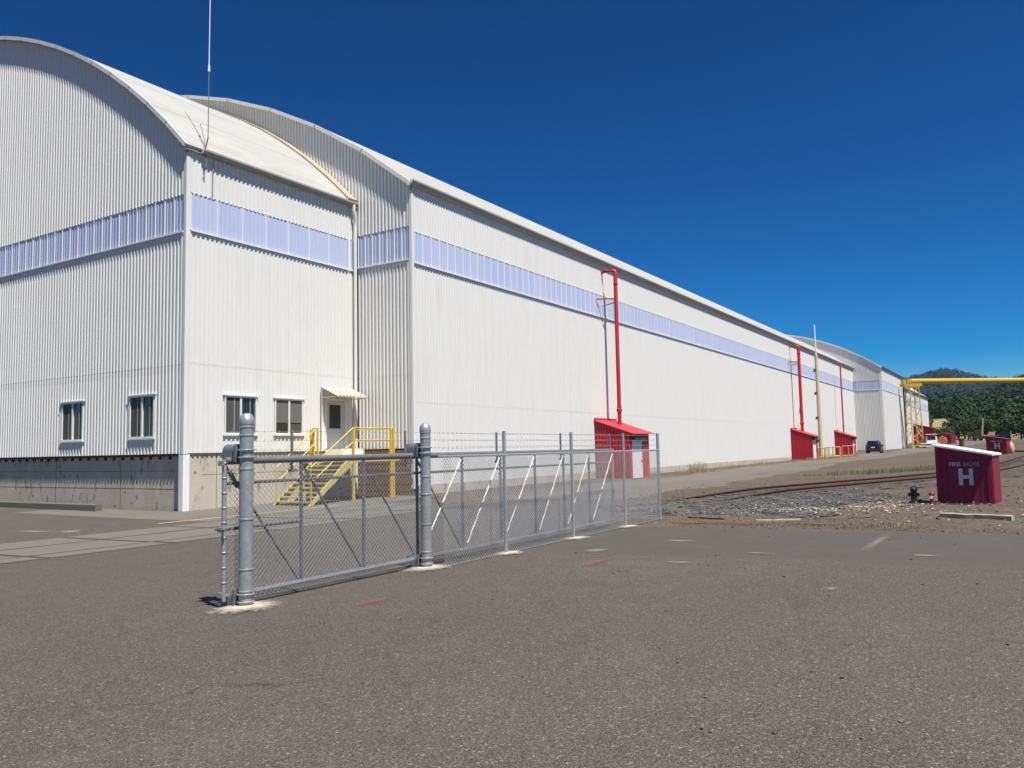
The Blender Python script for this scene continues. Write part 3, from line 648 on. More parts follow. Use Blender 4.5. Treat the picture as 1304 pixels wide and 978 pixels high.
mb = MB(); mb.box(X1+.08, xo+.03, yt+.06, 28.85, zt-.06, zt); under(st, mb.build('landing', M['lightyellow']))
mb = MB(); mb.box(xo-.03, xo+.04, yt+.06, 28.85, zt-.26, zt-.062); mb.box(X1+.1, xo-.04, yt+.06, yt+.12, zt-.26, zt-.062); under(st, mb.build('landing_beam', M['lightyellow']))
rr = .028
for x, y in ((xo, yt+.02), (xo, 28.30), (-26.7, yt+.02)):
    mb = MB(); g0 = gz(x, y) if x > -26 else zt; mb.box(x-.05 if y < 28 else x-.05, x+.05, y-.05, y+.05, g0, zt+1.20); under(st, mb.build('post', M['yellow']))
mb = MB(); mb.box(xo-.05, xo+.05, 28.42, 28.5, gz(xo, 28.4), zt+1.19); under(st, mb.build('post', M['yellow']))
mb = MB(); mb.tube([(xo, yt, zt+1.21), (xo, 28.46, zt+1.21)], rr, 8); under(st, mb.build('handrail', M['yellow'], smooth=True))
mb = MB(); mb.tube([(xo, yt, zt+.68), (xo, 28.46, zt+.68)], rr, 8); under(st, mb.build('mid_rail', M['yellow'], smooth=True))
mb = MB(); mb.tube([(xo, 28.46, zt+1.21), (X1+.9, 28.46, zt+1.21)], rr, 8); mb.tube([(xo, 28.46, zt+.68), (X1+.9, 28.46, zt+.68)], rr, 8); under(st, mb.build('handrail', M['yellow'], smooth=True))
for x in (xo, xi):
    mb = MB(); mb.tube([(x, yf+.05, zg+.1), (x, yf+.05, zg+1.55-.02)], rr, 8); under(st, mb.build('post', M['yellow'], smooth=True))
    top = (x, yt+.02, zt+1.21) if x == xo else (-26.45, yt+.02, zt+1.21)
    mb = MB(); mb.tube([(x, yf+.05, zg+1.55), top], rr, 8); under(st, mb.build('handrail', M['yellow'], smooth=True))
    mb = MB(); mb.tube([(x, yf+.05, zg+.92), (top[0], top[1], zt+.60)], rr, 8); under(st, mb.build('mid_rail', M['yellow'], smooth=True))
for dx in (-.25, .25):
    mb = MB(); mb.box(-26.45+dx*.5-.04, -26.45+dx*.5+.04, yt, yt+.06, zt-.5, zt+1.215); under(st, mb.build('post', M['yellow']))
mb = MB(); mb.box(-26.62, -26.28, yt, yt+.06, zt+1.22, zt+1.26); under(st, mb.build('top_bar', M['yellow']))
mb = MB(); mb.box(X1+.1, -26.1, 27.15, 28.65, zt+.001, zt+.33); under(st, mb.build('door_step', M['white']))

# ------------------------------------------------------------------ red sheds and pipes on the long wall
def shed(y0, y1, zb, label, ztop=3.87, zfront=3.05, wd=2.5):
    xb = X2+.075; xf = X2+wd; t = thing('valve_shed', label, 'shed', ((xb+xf)/2, (y0+y1)/2, zb), group='red valve sheds along the long wall')
    top = lambda s: ztop-.14+(zfront-ztop)*((s-(xb+80))/(xf-xb))
    for (yy, nn, zz) in ((y0, (0, -1), top), (y1, (0, 1), top)):
        o = corr(MB(), (-80., yy), (1, 0), nn, xb+80, xf+80, zb, top, (), 0, 0., .8).build('side_wall', M['red']); under(t, o)
    dy0, dy1 = y0+.30, y0+1.95
    for a, b in ((y0, dy0), (dy1, y1)):
        mb = MB(); mb.box(xf-.04, xf+.03, a, b, zb, zfront-.12); under(t, mb.build('front_wall', M['red']))
    mb = MB(); mb.box(xf-.03, xf+.02, dy0+.003, dy1-.003, zb, zfront-.62); o = mb.build('door', M['white']); o['label'] = 'white shed door'; under(t, o); sd_ = o
    mb = MB(); mb.box(xf+.021, xf+.06, dy1-.2, dy1-.12, zb+1.0, zb+1.14); mb.build('handle', M['dark'], sd_)
    mb = MB(); mb.box(xf-.03, xf+.30, dy0-.05, dy1+.05, zfront-.60, zfront-.2); under(t, mb.build('lamp_box', M['dark']))
    mb = MB(); zi, zo = ztop, zfront-.08; k = int((y1-y0+.3)/.22); ya, yb = y0-.12, y1+.22; w = (yb-ya)/k
    xo_ = xf+.42; zo = ztop+(zfront-ztop)*(xo_-xb)/(xf-xb)-.02
    for i in range(k):
        y = ya+i*w
        for (u, du), (v2, dv) in zip([(0, 0), (.45, 0), (.55, .04), (.9, .04)], [(.45, 0), (.55, .04), (.9, .04), (1, 0)]):
            mb.quad((xb, y+u*w, zi+du-.05), (xo_, y+u*w, zo+du-.05), (xo_, y+v2*w, zo+dv-.05), (xb, y+v2*w, zi+dv-.05))
    under(t, mb.build('roof', M['redroof']))
    mb = MB(); mb.prism([(xb, zi-.13), (xo_, zo-.13), (xo_, zo-.055), (xb, zi-.055)], ya+.01, ya+.05, 'y'); under(t, mb.build('verge_board', M['redroof']))
    mb = MB(); mb.box(xb-.005, xb+.05, ya, yb, zi-.05, zi+.09); under(t, mb.build('upstand', M['red']))
    mb = MB(); mb.box(xb, xf, y0+.05, y1-.05, zb-.15, zb+.02); under(t, mb.build('base_slab', M['concrete']))
    return t
def riser(y, x, ztop, r, zb, label, brack=True):
    t = thing('riser_pipe', label, 'pipe', (x, y, zb), group='red riser pipes on the long wall')
    k = r*1.3
    mb = MB(); mb.tube([(x, y, zb), (x, y, ztop-k), (x-k*.3, y, ztop-k*.3), (x-k, y, ztop), (X2+.02, y, ztop-.01)], r, 12); under(t, mb.build('pipe', M['red'], smooth=True))
    mb = MB(); mb.lathe((x, y, ztop-1.0), [(r, 0), (r*1.2, .02), (r*1.2, .12), (r, .14)], 12); under(t, mb.build('collar', M['red'], smooth=True))
    mb = MB(); mb.lathe((x, y, zb+1.1), [(r, 0), (r*1.45, .02), (r*1.45, .16), (r*1.15, .2), (r, .5)], 12); under(t, mb.build('flange', M['red'], smooth=True))
    if brack:
        mb = MB(); mb.tube([(x, y, ztop-1.95), (X2+.03, y-.9, ztop-2.0)], r*.32, 6); mb.tube([(x, y, ztop-2.2), (X2+.03, y+.0, ztop-2.35)], r*.25, 6); under(t, mb.build('bracket', M['red']))
shed(48.2, 51.3, 0., 'red corrugated shed with white door, nearest of the three, seen behind the fence end')
shed(102.1, 105.1, .08, 'red corrugated shed with white door edge beside the tan pole')
shed(129.6, 132.6, .20, 'red corrugated shed farthest along the long wall, near the dark car')
riser(49.95, X2+1.05, 14.03, .135, 3.3, 'thick red pipe with elbow rising from the nearest red shed')
riser(103.6, X2+1.1, 14.1, .19, 3.3, 'thick red pipe with elbow rising from the shed beside the tan pole')
riser(131.2, X2+1.1, 14.2, .11, 3.3, 'thin red pipe with elbow rising from the farthest red shed', False)

# tan pole
t = thing('utility_pole', 'tall tan tapered pole with a white whip top and small lamps', 'pole', (-21.3, 107, .1))
mb = MB(); mb.tube([(-21.25, 107, .0), (-21.3, 107, 13.2)], .25, 14, radii=[.27, .19]); under(t, mb.build('shaft', M['tan'], smooth=True))
mb = MB(); mb.tube([(-21.3, 107, 13.2), (-21.32, 107, 17.05)], .08, 8, radii=[.10, .07]); under(t, mb.build('whip', M['white'], smooth=True))
for z in (2.2, 5.1, 8.2, 11.1):
    mb = MB(); mb.box(-21.62, -21.40, 106.62, 106.80, z, z+.25); mb.lathe((-21.52, 106.55, z-.12), [(.16, 0), (.10, .15), (.05, .22)], 10); mb.tube([(-21.5, 106.8, z+.12), (-21.3, 107, z+.12)], .03, 6); under(t, mb.build('lamp', M['black']))
def barrier(xa, ya, xb, yb, n, h, m, label, group):
    t = thing('pipe_barrier', label, 'barrier', ((xa+xb)/2, (ya+yb)/2, gz(xa, ya)), group=group)
    A = Vector((xa, ya, gz(xa, ya))); B = Vector((xb, yb, gz(xb, yb)))
    for i in range(n+1):
        p = A.lerp(B, i/n); mb = MB(); mb.tube([p-Vector((0, 0, .2)), p+Vector((0, 0, h))], .07, 8); under(t, mb.build('post', m, smooth=True))
    for hh in (h, h*.12):
        mb = MB(); mb.tube([A+Vector((0, 0, hh)), B+Vector((0, 0, hh))], .07, 8); under(t, mb.build('rail', m, smooth=True))
barrier(-22.2, 105.8, -20.6, 105.8, 1, 1.25, M['lightyellow'], 'faded yellow pipe barrier left of the tan pole base', 'pipe barriers round the tan pole')
barrier(-20.6, 106.3, -18.9, 106.5, 2, 1.3, M['lightyellow'], 'faded yellow pipe barrier right of the tan pole base', 'pipe barriers round the tan pole')
barrier(-18.75, 106.9, -17.4, 107.3, 2, 1.35, M['orange'], 'salmon coloured pipe barrier in front of the farthest red shed', 'pipe barriers round the tan pole')
barrier(-21.9, 108.6, -19.4, 108.9, 2, 1.25, M['lightyellow'], 'faded yellow pipe barrier behind the tan pole', 'pipe barriers round the tan pole')
t = thing('marker_stake', 'thin pale marker stake standing beside the gravel road', 'stake', (-12.6, 66, .1))
mb = MB(); zz = gz(-12.8, 66.5); mb.tube([(-12.8, 66.5, zz-.1), (-12.75, 66.5, zz+1.5)], .025, 6); under(t, mb.build('stake', M['tan'])); mb = MB(); mb.box(-12.80, -12.70, 66.44, 66.47, zz+1.35, zz+1.5); under(t, mb.build('flag', M['white']))

# ------------------------------------------------------------------ car
def suv():
    zc = gz(-17.3, 122); t = thing('parked_car', 'dark blue sport utility car seen from behind beside the stepped warehouse wall', 'car', (-17.35, 123.3, zc), R(3))
    # length along local Y (rear at -2.3)
    prof = [  # (y, z_bottom, z_belt, z_top, halfwidth_bottom, halfwidth_belt, halfwidth_top)
        (-2.30, .45, .95, 1.05, .80, .86, .80), (-2.22, .32, .98, 1.30, .90, .93, .76), (-2.0, .26, 1.0, 1.66, .92, .95, .70), (-1.5, .24, 1.0, 1.74, .93, .96, .72), (-.2, .24, .98, 1.75, .93, .96, .73), (.5, .24, .97, 1.62, .93, .96, .70),
        (1.15, .24, .97, 1.06, .93, .95, .80), (1.9, .28, .90, .96, .90, .92, .74), (2.25, .38, .74, .80, .78, .80, .62)]
    mb = MB(); ring = []
    for y, zb, zm, zt_, wb, wm, wt in prof:
        pts = [(-wb*.92, zb), (-wb, zb+.1), (-wm, (zb+zm)/2), (-wm, zm), (-wt, zt_-.06), (-wt*.86, zt_), (wt*.86, zt_), (wt, zt_-.06), (wm, zm), (wm, (zb+zm)/2), (wb, zb+.1), (wb*.92, zb)]
        ring.append([(x, y, z) for x, z in pts])
    n_ = 12; vs = [p for r_ in ring for p in r_]; fs = []
    for i in range(len(ring)-1):
        for j in range(n_): fs.append((i*n_+j, i*n_+(j+1) % n_, (i+1)*n_+(j+1) % n_, (i+1)*n_+j))
    fs.append(tuple(range(n_))[::-1]); fs.append(tuple((len(ring)-1)*n_+j for j in range(n_)))
    mb.add(vs, fs); mb.build('body', M['carpaint'], t, smooth=True)
    mb = MB(); mb.add([(-.72, -2.268, 1.06), (.72, -2.268, 1.06), (.66, -2.03, 1.58), (-.66, -2.03, 1.58)], [(0, 1, 2, 3)]); mb.add([(-.72, -2.20, 1.04), (.72, -2.20, 1.04), (.66, -1.97, 1.56), (-.66, -1.97, 1.56)], [(3, 2, 1, 0)]); mb.build('rear_window', M['carglass'], t)
    for s in (-1, 1):
        mb = MB(); mb.add([(s*.965, -1.9, 1.03), (s*.965, .9, 1.02), (s*.735, .5, 1.56), (s*.735, -1.75, 1.62)], [(0, 1, 2, 3)]); mb.build('side_window', M['carglass'], t)
        mb = MB(); mb.box(s*.86-.07, s*.86+.07, -2.33, -2.18, .86, 1.12); mb.build('tail_light', M['lamp'], t)
        mb = MB(); mb.box(min(s*.96, s*1.14), max(s*.96, s*1.14), .55, .67, 1.02, 1.18); mb.build('wing_mirror', M['carpaint'], t)
        mb = MB(); mb.tube([(s*.62, -1.6, 1.80), (s*.62, .2, 1.80)], .025, 6); mb.build('roof_rail', M['dark'], t)
        for y in (-1.4, 1.4):
            mb = MB(); mb.lathe((s*.86, y, .34), [(.26, -.12), (.34, -.10), (.34, .10), (.26, .12)], 20, axis='x'); w = mb.build('wheel', M['rubber'], t, smooth=True)
            mb = MB(); mb.lathe((s*.86+s*.121, y, .34), [(.22, -.01), (.22, .01), (.06, .02)], 16, axis='x'); mb.build('rim', M['chrome'], w)
    mb = MB(); mb.box(-.86, .86, -2.37, -2.22, .42, .62); mb.build('bumper', M['dark'], t)
    mb = MB(); mb.box(-.26, .26, -2.345, -2.30, .76, .88); mb.build('number_plate', M['white'], t)
    mb = MB(); mb.box(-.68, .68, -2.12, -1.9, 1.655, 1.69); mb.build('spoiler', M['carpaint'], t)
suv()

# ------------------------------------------------------------------ yellow gantry
def gantry():
    A = Vector((-17.0, 172., 13.5)); B = Vector((1.75, 187.5, 13.5)); dr = (B-A).normalized(); E = A+dr*46
    t = thing('gantry_crane', 'yellow gantry with a lattice tower and long pipe girder crossing the yard', 'gantry', (A.x, A.y, .7))
    mb = MB(); mb.tube([A-dr*.6, E], .50, 20); o = mb.build('girder', M['girder'], smooth=True); under(t, o)
    mb = MB(); Mx = Matrix.Translation(A) @ dr.to_track_quat('X', 'Z').to_matrix().to_4x4()
    mb.box(-2.0, 1.6, -.75, .75, -1.0, -.47, M=Mx); under(t, mb.build('saddle', M['girder']))
    mb = MB(); mb.box(-1.2, -.2, -.45, .45, -.3, .45, M=Mx); mb.box(-2.0, -1.3, -.3, .3, -.45, .3, M=Mx); under(t, mb.build('end_carriage', M['girder']))
    mb = MB(); mb.box(-.1, .5, -.15, .15, .40, .95, M=Mx); under(t, mb.build('motor_box', M['rust']))
    for base in (A, E-dr*1.5):
        Mb = Matrix.Translation(Vector((base.x, base.y, 0))) @ Matrix.Rotation(math.atan2(dr.y, dr.x), 4, 'Z')
        zb, zt_ = gz(base.x, base.y)-.05, 12.45
        P = lambda sx, sy, z: Mb @ Vector((sx*(1.12-.2*(z-zb)/(zt_-zb)), sy*(.86-.15*(z-zb)/(zt_-zb)), z))
        for sx in (-1, 1):
            for sy in (-1, 1):
                mb = MB(); mb.tube([P(sx, sy, zb), P(sx, sy, zt_)], .13, 4); under(t, mb.build('leg', M['lightyellow']))
        lv = np.linspace(zb+.6, zt_-.1, 9)
        for i, z in enumerate(lv):
            for a, b in (((-1, -1), (1, -1)), ((1, -1), (1, 1)), ((1, 1), (-1, 1)), ((-1, 1), (-1, -1))):
                if i % 3 == 0 or i == len(lv)-1:
                    mb = MB(); mb.tube([P(*a, z), P(*b, z)], .08, 4); under(t, mb.build('strut', M['lightyellow']))
                if i < len(lv)-1:
                    z2 = lv[i+1]; q = (a, b) if i % 2 else (b, a)
                    mb = MB(); mb.tube([P(*q[0], z), P(*q[1], z2)], .055, 4); under(t, mb.build('brace', M['lightyellow']))
        for sx in (-1, 1):
            mb = MB(); mb.box(sx*1.1-.25, sx*1.1+.25, -1.1, 1.1, zb, zb+.5, M=Mb); under(t, mb.build('bogie', M['lightyellow']))
gantry()

# ------------------------------------------------------------------ fire hose houses
_fc = {}
def text_mesh(body, size):
    key = (body, size)
    if key in _fc: return _fc[key]
    cu = bpy.data.curves.new('lettering', 'FONT'); cu.body = body; cu.size = size; cu.align_x = 'CENTER'; cu.align_y = 'CENTER'; cu.extrude = .004; cu.offset = size*.02
    o = bpy.data.objects.new('lettering', cu); COL.objects.link(o); bpy.context.view_layer.update()
    me = bpy.data.meshes.new_from_object(o.evaluated_get(bpy.context.evaluated_depsgraph_get())); COL.objects.unlink(o); bpy.data.objects.remove(o)
    _fc[key] = me; return me
def hose_house(x, y, w, dp, hl, hr, rz, label, roofm, text='H', grp='maroon fire hose houses'):
    z = gz(x, y)-.03
    t = thing('fire_hose_house', label, 'hose house', (x, y, z), rz, grp)
    # local: front face at y=0 facing -Y, x from -w/2..w/2
    H = lambda xx: hl+(hr-hl)*(xx+w/2)/w
    mb = MB(); mb.prism([(-w/2, .05), (w/2, .05), (w/2, hr), (-w/2, hl)], .012, .05, 'y'); fwl = mb.build('front_wall', M['maroon'], t)
    mb = MB(); mb.prism([(-w/2, .05), (w/2, .05), (w/2, hr), (-w/2, hl)], dp-.05, dp, 'y'); mb.build('back_wall', M['maroon'], t)
    for s in (-1, 1):
        h = hl if s < 0 else hr
        mb = MB(); mb.box(s*w/2-.025, s*w/2+.025, .052, dp-.052, .05, h); mb.build('side_wall', M['maroon'], t)
        mb = MB(); mb.box(s*(w/2-.05)-.05, s*(w/2-.05)+.05, -.012, .011, .03, h-.01); mb.build('corner_board', M['maroon'], t)
    for xx in (-.30*w, .30*w, .0):
        mb = MB(); mb.box(xx-.006, xx+.006, .004, .0118, .08, H(xx)-.05); mb.build('batten', M['maroon'], t)
    ov = .07*w/1.4; th = .055
    sl = (hr-hl)/w
    def P(xx, dz): return (xx, hl+sl*(xx+w/2)+dz)
    mb = MB(); mb.prism([P(-w/2-ov, .006), P(w/2+ov, .006), P(w/2+ov, th), P(-w/2-ov, th)], -.16, dp+.08, 'y'); mb.build('roof', roofm, t)
    mb = MB(); mb.box(-w/2+.1, w/2-.02, -.03, dp, -.10, .045); mb.build('skid', M['tie'], t)
    if text:
        me = MB(); hw = .185*w/1.4; zc = .50*(hl+hr)/2*1.04; hh = .235*w/1.4; s_ = .105*w/1.4; xc = .04*w
        me.box(xc-hw, xc-hw+s_, -.006, .003, zc-hh, zc+hh).box(xc+hw-s_, xc+hw, -.006, .003, zc-hh, zc+hh).box(xc-hw+s_, xc+hw-s_, -.006, .003, zc-.05, zc+.05)
        me.build('letter', M['oldwhite'], fwl)
        for k, (word, xw) in enumerate((('FIRE', -.155*w-.0), ('HOSE', .155*w))):
            tm = text_mesh(word, .165*w/1.4*1.0)
            if not tm.materials: tm.materials.append(M['oldwhite'] if k == 0 else M['fadedwhite'])
            o = link('lettering', tm, fwl); o.location = (xw+.0*w, -.002, zc+hh+.115*w/1.4); o.rotation_euler = (R(90), 0, 0)
    return t
hh1 = hose_house(-1.42, 26.38, 1.40, 1.05, 1.66, 1.40, R(-9), 'large maroon hose house reading FIRE HOSE with a big white H, nearest the camera', M['white'])
for k in range(8):   # peeling bottom edge
    mb = MB(); xx = -.6+k*.16+random.uniform(-.03, .03); mb.box(xx, xx+.05, -.004, .0119, .052, .07+random.uniform(0, .03)); mb.build('paint_chip', M['log'], hh1)
hose_house(-2.0, 91.5, 1.75, 1.4, 1.75, 1.45, R(-16), 'smaller looking maroon hose house with white H in the distance, near the right edge', M['maroon'])
hose_house(-13.9, 205., 1.9, 2.0, 2.4, 2.15, R(-25), 'distant plain maroon hose house beside the orange machine', M['maroon'], None)
# things round the nearest house
zz = gz(-2.05, 26.15)
t = thing('red_standpipe', 'short red standpipe beside the nearest maroon hose house', 'standpipe', (-2.05, 26.1, zz))
mb = MB(); mb.lathe((-2.24, 26.1, zz), [(.09, 0), (.09, .03), (.055, .05), (.055, .26), (.085, .27), (.085, .31), (.05, .34), (.03, .38)], 12); under(t, mb.build('barrel', M['maroon'], smooth=True))
mb = MB(); mb.lathe((-2.24, 26.03, zz+.2), [(.045, -.06), (.045, 0)], 10, axis='y'); under(t, mb.build('outlet', M['white']))
zz = gz(-2.75, 26.6)
t = thing('black_hydrant', 'black hydrant standing left of the nearest maroon hose house', 'hydrant', (-2.75, 26.6, zz))
mb = MB(); mb.lathe((-2.75, 26.6, zz), [(.13, 0), (.13, .04), (.085, .06), (.085, .34), (.10, .36), (.10, .40), (.08, .43), (.06, .47), (.03, .49)], 12); under(t, mb.build('barrel', M['black'], smooth=True))
for s in (-1, 1): mb = MB(); mb.lathe((-2.75+s*.09, 26.6, zz+.24), [(.05, 0 if s > 0 else -.06), (.05, .06 if s > 0 else 0)], 10, axis='x'); under(t, mb.build('nozzle', M['black']))
def timber(a, b, w, h, m, label):
    A = Vector((a[0], a[1], gz(*a))); B = Vector((b[0], b[1], gz(*b))); dr = (B-A); L = dr.length; q = dr.to_track_quat('X', 'Z').to_matrix().to_4x4()
    mb = MB(); Mx = Matrix.Translation(A) @ q; k = 8
    for i in range(k):
        pass
    vs = []; fs = []
    for i in range(k+1):
        x = L*i/k; j = random.uniform(-.012, .012)
        for yy, zz_ in ((-w/2, .0), (w/2, .0), (w/2, h*.85), (w/2-.03, h), (-w/2+.03, h), (-w/2, h*.85)): vs.append(Mx @ Vector((x, yy+j, zz_+random.uniform(-.008, .008)-.02)))
    for i in range(k):
        for j in range(6): fs.append((i*6+j, i*6+(j+1) % 6, (i+1)*6+(j+1) % 6, (i+1)*6+j))
    fs += [(5, 4, 3, 2, 1, 0), tuple(k*6+j for j in range(6))]; mb.add(vs, fs)
    return tag(mb.build('timber_beam', m), label, 'timber')
timber((-1.66, 21.45), (-.24, 20.9), .16, .13, M['log'], 'bleached timber beam lying on dirt before the nearest hose house')
timber((-.05, 22.3), (1.6, 22.0), .25, .06, M['log'], 'flat pale plank lying at the right picture edge')

timber((-7.35, 20.2), (-6.25, 19.75), .06, .07, M['tie'], 'weathered board edging the gravel near the fence end')
timber((-5.4, 19.4), (-4.5, 19.9), .06, .06, M['log'], 'pale board edging the gravel, middle of three')
timber((-4.25, 20.3), (-3.05, 21.2), .06, .06, M['tie'], 'weathered board edging the gravel, nearest the hydrant')
M['orangedirt'] = dusty('orange_dirt', (.19, .095, .035), (.12, .062, .026), 7, .15, .9, .85)
for (a_, b_, c_, d_) in ((-5.5, 18.75, 1.3, .55), (-6.7, 18.7, .8, .4), (-3.9, 18.9, .8, .4)):
    tag(fade_patch('orange_dirt', [(a_+c_*math.cos(q)*(1+.15*math.sin(q*5)), b_+d_*math.sin(q)*(1+.2*math.cos(q*4))) for q in np.linspace(0, 6.283, 25)[:-1]], .022, M['orangedirt']), kind='structure')
# ------------------------------------------------------------------ railway
def track(name, label, pts, gauge, z0):
    # pts: centre line; smooth by Catmull-Rom sampling
    P = [Vector((x, y, 0)) for x, y in pts]; out = []
    for i in range(len(P)-1):
        p0, p1, p2, p3 = P[max(i-1, 0)], P[i], P[i+1], P[min(i+2, len(P)-1)]
        for k in range(14):
            s = k/14; out.append(.5*((2*p1)+(p2-p0)*s+(2*p0-5*p1+4*p2-p3)*s*s+(3*p1-p0-3*p2+p3)*s**3))
    out.append(P[-1]); t = thing(name, label, 'railway', (pts[0][0], pts[0][1], 0))
    for s in (-1, 1):
        mb = MB(); prof = [(-.07, -.15), (.07, -.15), (.07, -.13), (.012, -.11), (.012, -.045), (.036, -.035), (.036, 0), (-.036, 0), (-.036, -.035), (-.012, -.045), (-.012, -.11), (-.07, -.13)]
        vs = []; n_ = len(prof)
        for i, p in enumerate(out):
            d = (out[min(i+1, len(out)-1)]-out[max(i-1, 0)]).normalized(); nn = Vector((d.y, -d.x, 0)); c = p+nn*(s*gauge/2)
            z = gz(p.x, p.y)+z0-max(0., 1-(p-out[0]).length/7.)*.17
            vs += [(c.x+nn.x*a, c.y+nn.y*a, z+b) for a, b in prof]
        fs = [(i*n_+j, i*n_+(j+1) % n_, (i+1)*n_+(j+1) % n_, (i+1)*n_+j) for i in range(len(out)-1) for j in range(n_)]
        mb.add(vs, fs); under(t, mb.build('rail', M['rust']))
    acc = 0; last = out[0]; tm = None; cnt = 0
    for i in range(1, len(out)):
        seg = out[i]-last; L = seg.length; pos = 0
        while acc+L-pos >= .62:
            pos += .62-acc; acc = 0; p = last+seg.normalized()*pos; d = seg.normalized(); cnt += 1
            if cnt > 110: break
            if tm is None:
                mb = MB(); mb.box(-1.25, 1.25, -.11, .11, -.16, 0); tmo = mb.build('sleeper', M['tie']); tm = tmo.data; o = tmo
            else: o = link('sleeper', tm)
            o.parent = t; o.location = Vector((p.x, p.y, gz(p.x, p.y)+z0-.152))-t.location; o.rotation_euler = (0, 0, math.atan2(d.y, d.x)-math.pi/2)
        acc = acc+L-pos if acc+L-pos < .62 else 0; last = out[i]
    return t
def offp(p, q, s): return p
track('railway_track', 'rusty railway track half sunk in gravel, running behind the nearest hose house', [(-9.6, 24.0), (-8.9, 27.6), (-7.7, 31.3), (-5.6, 36.8), (-3.5, 42.6), (-2.0, 49.5), (-.6, 60.), (.6, 72.), (2.2, 90), (4, 120)], 1.55, .17)
track('railway_track', 'distant railway track curving past the second hose house', [(-9.5, 150), (-7.5, 135), (-5.6, 122), (-2, 108), (3.5, 98), (12, 92)], 1.5, .12)
# ballast bed around the near track
def inside_ballast(x, y):
    c = np.interp(y, [19, 24, 31, 37, 43, 50, 72, 120], [-10.3, -9.4, -7.7, -5.6, -3.4, -1.9, .6, 4]); lo = 1.9; hi = 5.2 if y < 30 else 3.2
    return -lo+.3*math.sin(y*1.3) < x-c < hi+.6*math.sin(y*.9+1) and y > 21.3+.35*math.sin(x*1.7)+.2*math.sin(x*4.1)
bx = np.arange(-13, 9, .3); by = np.arange(20.8, 110, .35)
tag(sheet('ballast_bed', bx, by, .006, M['ballast'], lambda X, Y: GZ(X, Y)+rough(X, Y)+.012*np.sin(X*5.1)*np.sin(Y*4.3), keep=lambda x, y: inside_ballast(x, y)), kind='structure')

# ------------------------------------------------------------------ loose stones, chips, dry grass, weeds (uncountable)
def scatter_stones(name, label, pts, smin, smax, m, flat=.6):
    V = []; Fs = []; k = 0
    base = np.array([(1, 0, 0), (-1, 0, 0), (0, 1, 0), (0, -1, 0), (0, 0, 1), (0, 0, -1)], float); tri = [(0, 2, 4), (2, 1, 4), (1, 3, 4), (3, 0, 4), (2, 0, 5), (1, 2, 5), (3, 1, 5), (0, 3, 5)]
    for x, y in pts:
        s = random.uniform(smin, smax); a = random.uniform(0, 6.28); c, sn = math.cos(a), math.sin(a)
        q = base*np.array([s*random.uniform(.8, 1.4), s*random.uniform(.7, 1.1), s*flat*random.uniform(.6, 1.1)])+rng.normal(0, s*.18, (6, 3))
        z = gz(x, y)+float(rough(np.array(x), np.array(y)))+.02
        V += [(x+c*p[0]-sn*p[1], y+sn*p[0]+c*p[1], z+p[2]) for p in q]; Fs += [(a_+k, b_+k, c_+k) for a_, b_, c_ in tri]; k += 6
    mb = MB(); mb.add(V, Fs); return tag(mb.build(name, m), label, name.replace('_', ' '), kind='stuff')
pts = []
while len(pts) < 5200:
    y = 20.3+abs(random.gauss(0, 9)); x = random.uniform(-13, 5)
    if y < 45 and (inside_ballast(x, y) or random.random() < .12): pts.append((x, y))
scatter_stones('loose_stones', 'loose grey ballast stones scattered round the railway track', pts, .018, .055, M['stone'])
pts = [(random.gauss(-5.2, .8), random.gauss(23.2, .7)) for _ in range(300)]+[(random.gauss(-3.5, .55), random.gauss(24.8, 1.1)) for _ in range(260)]+[(random.uniform(-8, 0), random.uniform(19, 29)) for _ in range(130)]
scatter_stones('pale_chips', 'pale yellowish chips littering the gravel before the railway track', [p for p in pts if p[1] > 18.6], .015, .04, M['chip'], .35)
pts = [(random.uniform(-7, 9), 17.6+abs(random.gauss(0, .9))) for _ in range(1700)]+[(random.uniform(-7, 6), random.uniform(4, 17.5)) for _ in range(240)]
scatter_stones('grit', 'small brown grit along the ragged asphalt edge', pts, .006, .024, M['stone'])
def grass(name, label, spots, m):
    V = []; Fs = []
    for (x, y, r, h, n_) in spots:
        for _ in range(n_):
            a = random.uniform(0, 6.28); rr = r*math.sqrt(random.random()); px, py = x+rr*math.cos(a), y+rr*math.sin(a); z = gz(px, py)+float(rough(np.array(px), np.array(py)))-.01
            hh = h*random.uniform(.4, 1.1); b = random.uniform(0, 6.28); wd = .006+.006*hh; ln = hh*random.uniform(.1, .7); c, s = math.cos(b), math.sin(b); k = len(V)
            V += [(px-s*wd, py+c*wd, z), (px+s*wd, py-c*wd, z), (px+c*ln*.4+s*wd*.7, py+s*ln*.4-c*wd*.7, z+hh*.65), (px+c*ln*.4-s*wd*.7, py+s*ln*.4+c*wd*.7, z+hh*.65), (px+c*ln, py+s*ln, z+hh)]
            Fs += [(k, k+1, k+2, k+3), (k+3, k+2, k+4)]
    mb = MB(); mb.add(V, Fs); return tag(mb.build(name, m), label, 'grass', kind='stuff')
sp = [(-21.8, 62.5, .7, .9, 160), (-22.3, 62, 1.3, .35, 220), (-20.8, 60, 1.8, .22, 260), (-21.5, 68, 1.5, .25, 140), (-22.4, 74, 1.6, .3, 200), (-22.4, 84, 1.8, .4, 260), (-21.4, 95, 1.8, .35, 260), (-20.5, 100.6, 1.3, .4, 260), (-21, 107, 2.2, .4, 240), (-17.6, 107.4, .8, .6, 120), (-22.9, 57, .6, .3, 80), (-23, 54.5, .4, .3, 60),
      (-20.5, 147.5, 1.6, .4, 160), (-18.3, 172, 2, .5, 160), (-6.8, 20.2, .9, .09, 60), (-7.4, 21.5, .5, .14, 30)]
sp += [(random.uniform(-7.3, -2), 18.3+random.random()*1.6, .6, .06, 40) for _ in range(14)]
grass('dry_grass', 'dry straw coloured grass tufts along the wall base and gravel edge', sp, M['straw'])
